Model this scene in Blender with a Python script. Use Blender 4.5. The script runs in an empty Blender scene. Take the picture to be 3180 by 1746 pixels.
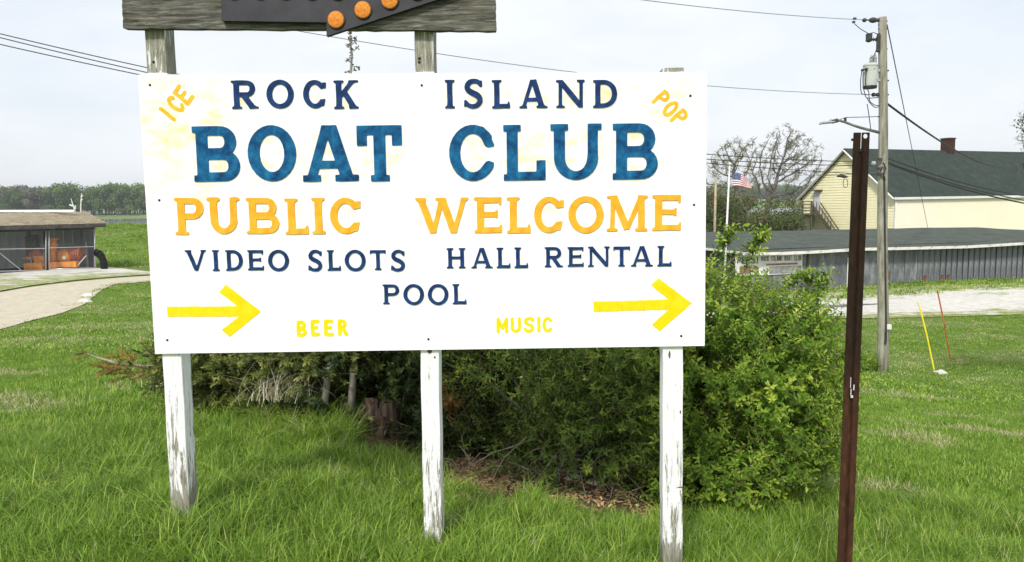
import bpy, math, random
import numpy as np
from mathutils import Vector, Matrix, noise
from mathutils.geometry import tessellate_polygon
random.seed(7); rng = np.random.default_rng(7)
R = math.radians
scene = bpy.context.scene
col = scene.collection

# ------------------------------------------------------------------ camera
PW, PH, FPX = 3180.0, 1746.0, 2297.0
PITCH, ROLL = R(6.0), R(0.9)
CAM = np.array([0, 0, 1.6])
_R0 = np.array([1, 0, 0.]); _F = np.array([0, math.cos(PITCH), -math.sin(PITCH)]); _U0 = np.array([0, math.sin(PITCH), math.cos(PITCH)])
_RC = math.cos(ROLL)*_R0 - math.sin(ROLL)*_U0
_UC = math.sin(ROLL)*_R0 + math.cos(ROLL)*_U0
cd = bpy.data.cameras.new('camera'); cam = bpy.data.objects.new('camera', cd); col.objects.link(cam)
cd.sensor_width = 36; cd.lens = 36*FPX/PW; cd.clip_start = 0.05; cd.clip_end = 5000
M = Matrix(((_RC[0], _UC[0], -_F[0], CAM[0]), (_RC[1], _UC[1], -_F[1], CAM[1]), (_RC[2], _UC[2], -_F[2], CAM[2]), (0, 0, 0, 1)))
cam.matrix_world = M
scene.camera = cam

# ------------------------------------------------------------------ world, sun, exposure
SUN_EL, SUN_AZ = R(43), R(199)        # azimuth of the sun measured clockwise from +Y (behind the camera, a little left)
w = bpy.data.worlds.new('World'); scene.world = w; w.use_nodes = True
nt = w.node_tree; nt.nodes.clear()
out = nt.nodes.new('ShaderNodeOutputWorld'); bg = nt.nodes.new('ShaderNodeBackground')
sky = nt.nodes.new('ShaderNodeTexSky'); sky.sky_type = 'NISHITA'; sky.sun_disc = False
sky.sun_elevation = SUN_EL; sky.sun_rotation = SUN_AZ; sky.air_density = 1.0; sky.dust_density = 2.0; sky.ozone_density = 1.2
tc = nt.nodes.new('ShaderNodeTexCoord'); mp = nt.nodes.new('ShaderNodeMapping'); mp.inputs['Scale'].default_value = (1, 1, 3.0)
ns = nt.nodes.new('ShaderNodeTexNoise'); ns.inputs['Scale'].default_value = 2.2; ns.inputs['Detail'].default_value = 7; ns.inputs['Roughness'].default_value = .55
rp = nt.nodes.new('ShaderNodeValToRGB'); rp.color_ramp.elements[0].position = .34; rp.color_ramp.elements[0].color = (.66,)*3+(1,)
rp.color_ramp.elements[1].position = .62; rp.color_ramp.elements[1].color = (.97,)*3+(1,)
mx = nt.nodes.new('ShaderNodeMix'); mx.data_type = 'RGBA'
SKYS = 0.12
mx.inputs[7].default_value = (.80/SKYS, .825/SKYS, .86/SKYS, 1)
nt.links.new(tc.outputs['Generated'], mp.inputs[0]); nt.links.new(mp.outputs[0], ns.inputs['Vector']); nt.links.new(ns.outputs['Fac'], rp.inputs[0])
nt.links.new(rp.outputs[0], mx.inputs[0]); nt.links.new(sky.outputs[0], mx.inputs[6]); nt.links.new(mx.outputs[2], bg.inputs[0])
bg.inputs[1].default_value = SKYS; nt.links.new(bg.outputs[0], out.inputs[0])
sd = bpy.data.lights.new('sun', 'SUN'); sd.energy = 2.7; sd.angle = R(8); sd.color = (1, .96, .89)
sun = bpy.data.objects.new('sun', sd); col.objects.link(sun)
_sd = Vector((math.sin(SUN_AZ)*math.cos(SUN_EL), math.cos(SUN_AZ)*math.cos(SUN_EL), math.sin(SUN_EL)))
sun.rotation_euler = _sd.to_track_quat('Z', 'Y').to_euler()
vs = scene.view_settings; vs.view_transform = 'Standard'; vs.look = 'None'; vs.gamma = 1; vs.use_curve_mapping = False; vs.exposure = 0.34
scene.render.engine = 'CYCLES'
scene.cycles.max_bounces = 8; scene.cycles.transparent_max_bounces = 12

# ------------------------------------------------------------------ geometry helpers
def ray(u, v):
    return _F + ((u-PW/2)/FPX)*_RC - ((v-PH/2)/FPX)*_UC
def P(u, v, Y):
    d = ray(u, v); return CAM + d*(Y/d[1])
def on_plane(u, v, o, n):
    d = ray(u, v); return CAM + d*(np.dot(o-CAM, n)/np.dot(d, n))
def proj(p):
    d = np.asarray(p, float)-CAM; z = d@_F
    return np.array([PW/2+FPX*(d@_RC)/z, PH/2-FPX*(d@_UC)/z])
S1 = 3180/2575.0
def O(u, v, Y): return P(u*S1, v*S1, Y)

class MB:
    def __init__(s): s.v = []; s.f = []; s.m = []; s.sm = False
    def add(s, vs, fs, m=0):
        n = len(s.v); s.v += [tuple(map(float, p)) for p in vs]; s.f += [tuple(i+n for i in f) for f in fs]; s.m += [m]*len(fs); return s
    def box(s, c, d, rot=None, m=0):
        c = Vector(c); h = Vector(d)/2
        vs = [Vector((x*h.x, y*h.y, z*h.z)) for x in (-1, 1) for y in (-1, 1) for z in (-1, 1)]
        if rot is not None: vs = [rot @ p for p in vs]
        return s.add([p+c for p in vs], [(0, 1, 3, 2), (4, 6, 7, 5), (0, 4, 5, 1), (2, 3, 7, 6), (0, 2, 6, 4), (1, 5, 7, 3)], m)
    def beam(s, a, b, wx, wy, m=0, up=(0, 0, 1)):
        a = Vector(a); b = Vector(b); d = (b-a); L = d.length; d.normalize(); up = Vector(up)
        if abs(d.dot(up)) > .98: up = Vector((0, 1, 0))
        x = d.cross(up).normalized(); y = x.cross(d)
        rot = Matrix((x, y, d)).transposed()
        return s.box((a+b)/2, (wx, wy, L), rot, m)
    def tube(s, pts, rad, n=6, m=0, cap=True):
        pts = [Vector(p) for p in pts]; k = len(pts)
        if not hasattr(rad, '__len__'): rad = [rad]*k
        vs = []; ref = None
        for i, p in enumerate(pts):
            d = (pts[min(i+1, k-1)]-pts[max(i-1, 0)])
            if d.length < 1e-9: d = Vector((0, 0, 1))
            d.normalize()
            if ref is None:
                ref = Vector((1, 0, 0)) if abs(d.x) < .9 else Vector((0, 1, 0))
            x = (ref - d*ref.dot(d)).normalized(); ref = x; y = d.cross(x)
            for j in range(n):
                a = 2*math.pi*j/n; vs.append(p + (x*math.cos(a)+y*math.sin(a))*rad[i])
        fs = [(i*n+j, i*n+(j+1) % n, (i+1)*n+(j+1) % n, (i+1)*n+j) for i in range(k-1) for j in range(n)]
        if cap: fs += [tuple(range(n-1, -1, -1)), tuple((k-1)*n+j for j in range(n))]
        return s.add(vs, fs, m)
    def lathe(s, c, prof, n=16, m=0, axis=None):
        pts = []; c = Vector(c)
        q = Vector((0, 0, 1)).rotation_difference(Vector(axis).normalized()) if axis is not None else None
        for r, z in prof:
            for j in range(n):
                a = 2*math.pi*j/n; p = Vector((r*math.cos(a), r*math.sin(a), z))
                if q: p = q @ p
                pts.append(p+c)
        k = len(prof)
        fs = [(i*n+j, i*n+(j+1) % n, (i+1)*n+(j+1) % n, (i+1)*n+j) for i in range(k-1) for j in range(n)]
        fs += [tuple(range(n-1, -1, -1)), tuple((k-1)*n+j for j in range(n))]
        return s.add(pts, fs, m)
    def build(s, name, mats, parent=None, smooth=False, origin=None, bevel=0):
        if not isinstance(mats, (list, tuple)): mats = [mats]
        o0 = Vector(origin) if origin is not None else Vector((0, 0, 0))
        me = bpy.data.meshes.new(name)
        me.from_pydata([tuple(Vector(p)-o0) for p in s.v], [], s.f)
        for m in mats: me.materials.append(m)
        me.polygons.foreach_set('material_index', s.m)
        if smooth: me.polygons.foreach_set('use_smooth', [True]*len(me.polygons))
        me.update()
        o = bpy.data.objects.new(name, me); col.objects.link(o); o.location = o0
        if parent is not None: o.parent = parent; o.location = o0 - parent_loc(parent)
        if bevel:
            b = o.modifiers.new('bevel', 'BEVEL'); b.width = bevel; b.segments = 2; b.limit_method = 'ANGLE'
        return o
def parent_loc(p):
    l = Vector((0, 0, 0))
    while p is not None: l += p.location; p = p.parent
    return l
def tag(o, label=None, cat=None, group=None, kind=None):
    if label: o['label'] = label
    if cat: o['category'] = cat
    if group: o['group'] = group
    if kind: o['kind'] = kind
    return o
def thing(name, loc, label, cat, group=None):
    o = bpy.data.objects.new(name, None); o.empty_display_size = .1; col.objects.link(o); o.location = Vector(loc); return tag(o, label, cat, group)

# ------------------------------------------------------------------ material helpers
def mat(name, color=(.5, .5, .5), rough=.7, metal=0.0, spec=.4):
    m = bpy.data.materials.new(name); m.use_nodes = True; b = m.node_tree.nodes['Principled BSDF']
    b.inputs['Base Color'].default_value = (*color, 1); b.inputs['Roughness'].default_value = rough; b.inputs['Metallic'].default_value = metal
    b.inputs['Specular IOR Level'].default_value = spec
    return m
class NT:
    def __init__(s, m): s.m = m; s.t = m.node_tree; s.b = s.t.nodes['Principled BSDF']
    def n(s, typ, **kw):
        nd = s.t.nodes.new(typ)
        for k, v in kw.items():
            if k in nd.bl_rna.properties.keys(): setattr(nd, k, v)
            else: nd.inputs[k].default_value = v
        return nd
    def l(s, a, b): s.t.links.new(a, b)
    def coord(s, scale=(1, 1, 1), kind='Object'):
        c = s.n('ShaderNodeTexCoord'); m = s.n('ShaderNodeMapping'); m.inputs['Scale'].default_value = scale
        s.l(c.outputs[kind], m.inputs[0]); return m.outputs[0]
    def noise(s, vec, scale=5, detail=5, rough=.6, dist=0):
        nd = s.n('ShaderNodeTexNoise'); nd.inputs['Scale'].default_value = scale; nd.inputs['Detail'].default_value = detail
        nd.inputs['Roughness'].default_value = rough; nd.inputs['Distortion'].default_value = dist
        s.l(vec, nd.inputs['Vector']); return nd.outputs['Fac']
    def ramp(s, fac, stops):
        r = s.n('ShaderNodeValToRGB'); e = r.color_ramp.elements
        while len(e) < len(stops): e.new(.5)
        for i, (p, c) in enumerate(stops):
            e[i].position = p; e[i].color = (*c, 1) if hasattr(c, '__len__') else (c, c, c, 1)
        s.l(fac, r.inputs[0]); return r.outputs[0]
    def mix(s, fac, a, b, mode='MIX'):
        x = s.n('ShaderNodeMix'); x.data_type = 'RGBA'; x.blend_type = mode
        for v, i in ((fac, 0), (a, 6), (b, 7)):
            if hasattr(v, 'links'): s.l(v, x.inputs[i])
            elif hasattr(v, '__len__'): x.inputs[i].default_value = (*v, 1)
            else: x.inputs[i].default_value = v
        return x.outputs[2]
    def math(s, op, a, b=0.0, clamp=False):
        x = s.n('ShaderNodeMath'); x.operation = op; x.use_clamp = clamp
        for v, i in ((a, 0), (b, 1)):
            if hasattr(v, 'links'): s.l(v, x.inputs[i])
            else: x.inputs[i].default_value = v
        return x.outputs[0]
    def attr(s, name):
        a = s.n('ShaderNodeAttribute'); a.attribute_name = name; return a
    def color(s, c): s.l(c, s.b.inputs['Base Color'])
    def bump(s, h, strength=.3, dist=.01):
        b = s.n('ShaderNodeBump'); b.inputs['Strength'].default_value = strength; b.inputs['Distance'].default_value = dist
        s.l(h, b.inputs['Height']); s.l(b.outputs[0], s.b.inputs['Normal'])
def noisy(name, c1, c2, scale=8, rough=.7, stretch=(1, 1, 1), bump=.2, bd=.005, lo=.35, hi=.65, metal=0, spec=.4, detail=6, c3=None):
    m = mat(name, c1, rough, metal, spec); t = NT(m); v = t.coord(stretch); n = t.noise(v, scale, detail)
    st = [(lo, c1), (hi, c2)] if c3 is None else [(lo, c1), ((lo+hi)/2, c2), (hi, c3)]
    t.color(t.ramp(n, st))
    if bump: t.bump(n, bump, bd)
    return m
def foliage_mat(name, c1, c2, c3=None, trans=.35, rough=.5):
    m = mat(name, c1, rough, 0, .35); t = NT(m)
    oi = t.n('ShaderNodeObjectInfo'); a = t.attr('tint')
    f = t.math('ADD', t.math('MULTIPLY', oi.outputs['Random'], .45), t.math('MULTIPLY', a.outputs['Fac'], .55))
    st = [(.1, c1), (.9, c2)] if c3 is None else [(.05, c1), (.62, c2), (.97, c3)]
    c = t.ramp(f, st); t.color(c)
    tr = t.n('ShaderNodeBsdfTranslucent'); t.l(c, tr.inputs[0])
    ms = t.n('ShaderNodeMixShader'); ms.inputs[0].default_value = trans
    o = t.t.nodes['Material Output']
    t.l(t.b.outputs[0], ms.inputs[1]); t.l(tr.outputs[0], ms.inputs[2]); t.l(ms.outputs[0], o.inputs[0])
    return m

# ------------------------------------------------------------------ ground height (smooth surface through surveyed points)
_gp = [O(460, 1325, 3.35), O(1085, 1360, 3.33), O(1690, 1425, 3.3),
       (-2.5, 2, .03), (-4.5, 4, 0.0), (0, 0, .02), (0, -6, .1), (-9, -5, .1), (2, .6, -.16), (7, -4, -.6), (5, 2.2, -.75),
       O(2500, 1414, 3.9), O(700, 1090, 5.0), O(1150, 1190, 4.6), O(1640, 1275, 4.3), O(1850, 1300, 4.5), O(2100, 1110, 7.2),
       (-4, 8, -.35), (0, 8, -.5), (-9, 9, -.5), (0, 14, -1.6),
       P(0, 1025, 18), P(190, 975, 21), P(277, 941, 23.5), P(467, 876, 30), P(150, 842, 38.0), P(300, 835, 39.8), P(465, 844, 37),
       (-22, 20, -1.4), (-30, 38, -1.7), (-45, 30, -1.8), (-22, 46, -1.55), (-13, 46, -1.5), (-30, 46, -1.6),
       P(370, 699, 56), P(150, 697, 56), P(1000, 672, 57), (-40, 57, .6),
       (-20, 76, -5.2), (-60, 76, -5.2), (0, 78, -5.2), (-20, 95, -6), (20, 120, -5.4), (60, 130, -5.2),
       O(2218, 935, 19), O(2450, 930, 19), O(2300, 800, 28), O(2300, 740, 35), O(2050, 800, 28.5), O(2560, 790, 28.5), O(2560, 722, 36),
       (12, 41, -3.6), (31, 45, -3.5), (14, 52, -3.8), (30, 66, -4), (55, 70, -4), (50, 40, -3.4), (40, 20, -3.0), (18, 90, -4.2), (50, 90, -4.2),
       (4, 30, -2.8), (0, 45, -2.2), (3, 20, -2.2), (15, 8, -1.9), (25, 5, -2.2), (14, 0, -1.5), (80, 30, -3.3), (90, 80, -4)]
_gp = np.array([np.asarray(p, float) for p in _gp])
def _tps(r): return np.where(r > 1e-9, r*r*np.log(np.maximum(r, 1e-9)), 0)
_n = len(_gp)
_K = _tps(np.linalg.norm(_gp[:, None, :2]-_gp[None, :, :2], axis=2)) + np.eye(_n)*.6
_Pm = np.hstack([np.ones((_n, 1)), _gp[:, :2]])
_A = np.zeros((_n+3, _n+3)); _A[:_n, :_n] = _K; _A[:_n, _n:] = _Pm; _A[_n:, :_n] = _Pm.T
_wt = np.linalg.solve(_A, np.concatenate([_gp[:, 2], np.zeros(3)]))
def gz(x, y):
    x = np.atleast_1d(np.asarray(x, float)); y = np.atleast_1d(np.asarray(y, float))
    sh = x.shape; q = np.stack([x.ravel(), y.ravel()], 1); q0 = q.copy()
    q[:, 0] = np.clip(q[:, 0], -70, 110); q[:, 1] = np.clip(q[:, 1], -12, 140)
    r = np.empty(len(q))
    for i in range(0, len(q), 20000):
        qq = q[i:i+20000]
        r[i:i+20000] = _tps(np.linalg.norm(qq[:, None]-_gp[None, :, :2], axis=2))@_wt[:_n] + _wt[_n] + qq@_wt[_n+1:]
    return r.reshape(sh)
def gz1(x, y): return float(gz(x, y)[0])
def G(u, v):
    d = ray(u, v); t = np.concatenate([np.linspace(1, 12, 240), np.linspace(12.1, 120, 700)])/d[1]
    p = CAM + t[:, None]*d; h = p[:, 2]-gz(p[:, 0], p[:, 1]); i = int(np.argmax(h < 0))
    if i == 0: i = len(t)-1
    a, b = h[i-1], h[i]; k = a/(a-b) if a != b else 0
    return p[i-1]*(1-k)+p[i]*k
def GY(u, Y):
    """ground point under picture column u at distance Y"""
    v = 1000.0
    for _ in range(12):
        p = P(u, v, Y); z = gz1(p[0], p[1]); v = proj((p[0], p[1], z))[1]
    p = P(u, v, Y); return np.array([p[0], Y, gz1(p[0], Y)])
# ------------------------------------------------------------------ terrain
def grid_axis(spans):
    a = []
    for lo, hi, st in spans: a += list(np.arange(lo, hi-1e-6, st))
    return np.array(a+[spans[-1][1]])
def ground_mat(name):
    m = mat(name, (.08, .13, .03), .95, 0, .15); t = NT(m); v = t.coord()
    n1 = t.noise(v, .35, 6, .6); n2 = t.noise(v, 3.0, 6, .7); n3 = t.noise(v, 22, 5, .7)
    c = t.ramp(n2, [(.3, (.085, .15, .022)), (.55, (.14, .22, .035)), (.75, (.22, .27, .06))])
    c = t.mix(t.ramp(n1, [(.35, 0.0), (.65, .6)]), c, (.15, .24, .04))
    dry = t.math('MULTIPLY', t.ramp(t.noise(t.coord((.5, 2.0, 1)), .9, 5, .6), [(.60, 0.0), (.68, 1.0)]), .5)
    c = t.mix(dry, c, (.34, .32, .14))
    c = t.mix(t.ramp(n3, [(.35, .55), (.6, 0.0)]), c, (.035, .06, .014))
    bare = t.attr('bare'); nb = t.noise(v, 5, 6, .7)
    f = t.ramp(t.math('ADD', bare.outputs['Fac'], t.math('MULTIPLY', t.math('SUBTRACT', nb, .5), .9)), [(.42, 0.0), (.58, 1.0)])
    soil = t.ramp(t.noise(v, 40, 5, .75), [(.3, (.03, .02, .013)), (.5, (.085, .055, .035)), (.72, (.2, .14, .09))])
    c = t.mix(f, c, soil)
    t.color(c); t.bump(n3, .6, .03); return m
M_ground = ground_mat('meadow')
X = grid_axis([(-70, -20, 1.0), (-20, -4, .4), (-4, 4, .08), (4, 24, .3), (24, 110, 1.4)])
Y = grid_axis([(-12, 1, 1.0), (1, 8, .08), (8, 40, .4), (40, 78, .7), (78, 140, 3)])
XX, YY = np.meshgrid(X, Y); Z0 = gz(XX, YY)
FOOT = np.array([G(*p)[:2] for p in ((900, 1392), (1110, 1420), (1395, 1505), (1543, 1585), (1800, 1600), (2038, 1632), (2200, 1645), (2330, 1600))])
def bareness(x, y):
    """1 where soil shows under the shrubs"""
    b = np.zeros_like(x)
    ye = np.interp(x, FOOT[:, 0], FOOT[:, 1])+.10*np.sin(x*7.3+1)+.06*np.sin(x*17)
    b = np.where((x > FOOT[0, 0]) & (x < FOOT[-1, 0]) & (y < 6.9), np.clip((y-ye)*6, 0, 1)*np.clip((x-FOOT[0, 0])*3, 0, 1), 0.)
    def blob(cx, cy, rx, ry, s=1.0, a=0):
        dx, dy = x-cx, y-cy; ca, sa = math.cos(a), math.sin(a); xx = dx*ca+dy*sa; yy = -dx*sa+dy*ca
        return s*np.clip(1.35-np.sqrt((xx/rx)**2+(yy/ry)**2), 0, 1)
    return b
B0 = bareness(XX, YY)
zz = Z0 + np.where((np.abs(XX) < 24) & (YY < 40), .012*np.sin(XX*5.1+YY*2.3)*np.cos(YY*6.7-XX), 0)
def grid_object(name, XX, YY, zz, mtl, attrs=None, kind='structure'):
    ny, nx = XX.shape
    vs = np.stack([XX.ravel(), YY.ravel(), zz.ravel()], 1)
    i = np.arange(ny*nx).reshape(ny, nx)
    f = np.stack([i[:-1, :-1], i[:-1, 1:], i[1:, 1:], i[1:, :-1]], -1).reshape(-1, 4)
    me = bpy.data.meshes.new(name); me.from_pydata(vs.tolist(), [], f.tolist()); me.materials.append(mtl)
    me.polygons.foreach_set('use_smooth', [True]*len(me.polygons))
    for k, a in (attrs or {}).items():
        at = me.attributes.new(k, 'FLOAT', 'POINT'); at.data.foreach_set('value', np.asarray(a, np.float32).ravel())
    o = bpy.data.objects.new(name, me); col.objects.link(o); return tag(o, kind=kind)
terrain = grid_object('ground', XX, YY, zz, M_ground, {'bare': B0})

# river, far bank
M_water = mat('river water', (.10, .12, .12), .12, 0, .5); t = NT(M_water); v = t.coord((1, .35, 1)); t.bump(t.noise(v, 1.2, 4, .6), .35, .25)
xa = grid_axis([(-1500, -400, 100), (-400, 600, 50), (600, 2000, 100)]); ya = grid_axis([(62, 200, 20), (200, 520, 40)])
a, b = np.meshgrid(xa, ya); grid_object('river', a, b, np.full(a.shape, -4.4), M_water)
M_far = noisy('far bank grass', (.10, .17, .04), (.2, .25, .09), .08, .95, bump=0)
xa = grid_axis([(-1600, 2200, 60)]); ya = np.array([484, 488, 520, 560, 700, 1200, 2500.]); a, b = np.meshgrid(xa, ya)
zf = np.interp(b, [484, 488, 520, 560, 2500], [-4.9, -3.9, -2.3, -1.6, -1]); grid_object('far_bank', a, b, zf, M_far)
# land beyond the surveyed patch to the right and behind
xa = grid_axis([(109, 2200, 90)]); ya = np.array([-400., -100, -12, 40, 90, 130, 160, 186]); a, b = np.meshgrid(xa, ya)
grid_object('ground', a, b, np.where(b > 150, -5.2, -4.1)+0*a, M_ground, {'bare': 0*a})
xa = np.array([-900., -500, -200, -69.5]); ya = np.array([-400., -100, -11.9, 20, 56, 66, 75]); a, b = np.meshgrid(xa, ya)
grid_object('ground', a, b, np.interp(b, [-400, 20, 45, 56, 66, 75], [-.5, -1.5, -1.6, .5, -2, -5.2]), M_ground, {'bare': 0*a})
a, b = np.meshgrid(np.array([-70., 0, 60, 109.5]), np.array([-400., -100, -11.9])); grid_object('ground', a, b, np.interp(a, [-70, 0, 30, 110], [-.5, 0, -2, -4])-.0*b, M_ground, {'bare': 0*a})

# ------------------------------------------------------------------ roads draped on the ground
def strip(name, near, far, mtl, off, m=14, n=60, kind='structure'):
    def rs(pts):
        pts = np.array([G(*p)[:2] for p in pts]); d = np.r_[0, np.cumsum(np.linalg.norm(np.diff(pts, axis=0), axis=1))]
        s = np.linspace(0, d[-1], n); return np.stack([np.interp(s, d, pts[:, 0]), np.interp(s, d, pts[:, 1])], 1)
    a, b = rs(near), rs(far); k = np.linspace(0, 1, m)[:, None, None]
    q = a[None]*(1-k)+b[None]*k
    e = np.repeat(np.linspace(0, 1, m)[:, None], n, 1)
    return grid_object(name, q[..., 0], q[..., 1], gz(q[..., 0], q[..., 1])+off, mtl, {'across': e}, kind)
def road_mat(name, c1, c2, c3, grass_near, grass_far, streak=.25):
    m = mat(name, c1, .93, 0, .2); t = NT(m); v = t.coord()
    n = t.noise(v, 3, 8, .75); n2 = t.noise(v, 30, 5, .8)
    c = t.ramp(n, [(.3, c1), (.5, c2), (.7, c3)]); c = t.mix(t.ramp(n2, [(.3, .35), (.6, 0.0)]), c, tuple(x*.72 for x in c2))
    a = t.attr('across').outputs['Fac']; nn = t.noise(t.coord((.45, 1.6, 1)), 1.6, 8, .72)
    g = t.ramp(t.noise(v, 3.0, 6, .7), [(.3, (.13, .19, .04)), (.5, (.27, .29, .11)), (.7, (.42, .40, .22))])
    def edge(x, w0, pos):
        return t.ramp(t.math('ADD', x, t.math('MULTIPLY', t.math('SUBTRACT', nn, .5), w0)), [(pos, 1.0), (pos+.06, 0.0)])
    if grass_near: c = t.mix(edge(a, grass_near[1], grass_near[0]), c, g)
    if grass_far: c = t.mix(edge(t.math('SUBTRACT', 1.0, a), grass_far[1], grass_far[0]), c, g)
    t.color(c); t.bump(n2, .5, .02); return m
M_drive = road_mat('pale tan driveway', (.38, .34, .26), (.53, .48, .37), (.62, .56, .43), None, None)
M_gravel = road_mat('white gravel', (.45, .43, .39), (.58, .565, .53), (.70, .68, .64), None, None)
M_groad = road_mat('gravel lane', (.45, .43, .37), (.60, .58, .53), (.72, .70, .65), (.06, .8), (.30, 2.2))
strip('driveway', [(-260, 1105), (0, 1025), (91, 999), (190, 975), (262, 947), (285, 925), (288, 903), (356, 884), (467, 876), (640, 866), (900, 856)],
      [(-260, 935), (0, 910), (91, 894), (238, 876), (465, 858), (640, 850), (900, 844)], M_drive, .022, 18, 80)
M_gr2 = road_mat('gravel apron', (.45, .43, .39), (.58, .56, .52), (.68, .66, .62), (.34, 4.5), (.02, .4))
strip('gravel_apron', [(-260, 928), (0, 906), (91, 890), (238, 872), (465, 855), (640, 848)], [(-260, 846), (0, 844), (150, 841), (300, 834), (345, 833), (465, 846), (640, 842)], M_gr2, .036, 16, 70)
strip('gravel_road', [(2000, 1002), (2300, 998), (2497, 991), (2758, 990), (3180, 978), (3700, 962)],
      [(2000, 920), (2300, 912), (2517, 905), (2758, 897), (3180, 880), (3700, 862)], M_groad, .03, 26, 110)
# dark wet patch on the lane
p = G(2558, 954); mb = MB(); ring = []
for i in range(22):
    a = 2*math.pi*i/22; r = 1+.18*math.sin(3*a)+.1*math.sin(7*a+1); x, y = p[0]+2.2*r*math.cos(a), p[1]+.42*r*math.sin(a); ring.append((x, y, gz1(x, y)+.055))
mb.add(ring, [tuple(range(22))]); tag(mb.build('damp_patch', noisy('damp gravel', (.10, .09, .08), (.28, .26, .23), 6, .5)), kind='structure')

# ------------------------------------------------------------------ lettering cut from outlines
def sd_seg(X, Y, p, q, r0, r1=None, flat=False):
    px, py = p; qx, qy = q; dx, dy = qx-px, qy-py; L2 = dx*dx+dy*dy+1e-12; L = math.sqrt(L2)
    t = ((X-px)*dx+(Y-py)*dy)/L2
    if flat:
        d = np.abs((X-px)*dy-(Y-py)*dx)/L; a = np.abs(t-.5)*L-L/2; r = r0 if r1 is None else r0+(r1-r0)*np.clip(t, 0, 1)
        e = d-r; return np.where((e > 0) & (a > 0), np.hypot(e, a), np.maximum(e, a))
    tt = np.clip(t, 0, 1); r = r0 if r1 is None else r0+(r1-r0)*tt
    return np.hypot(X-px-tt*dx, Y-py-tt*dy)-r
def sd_path(X, Y, pts, rs):
    d = None
    for i in range(len(pts)-1):
        e = sd_seg(X, Y, pts[i], pts[i+1], rs[i], rs[i+1]); d = e if d is None else np.minimum(d, e)
    return d
def smin(a, b, k):
    h = np.clip(.5+.5*(b-a)/k, 0, 1); return b*(1-h)+a*h-k*h*(1-h)
def arc(cx, cy, rx, ry, a0, a1, t, th, n=18):
    """centre line of an elliptic arc inside the outline radii, half widths t/2 at the sides, th/2 at top and bottom"""
    ps, rs = [], []
    for i in range(n+1):
        a = math.radians(a0+(a1-a0)*i/n); ps.append((cx+(rx-t/2)*math.cos(a), cy+(ry-th/2)*math.sin(a)))
        rs.append(.5*(t*math.cos(a)**2+th*math.sin(a)**2))
    return ps, rs
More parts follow.
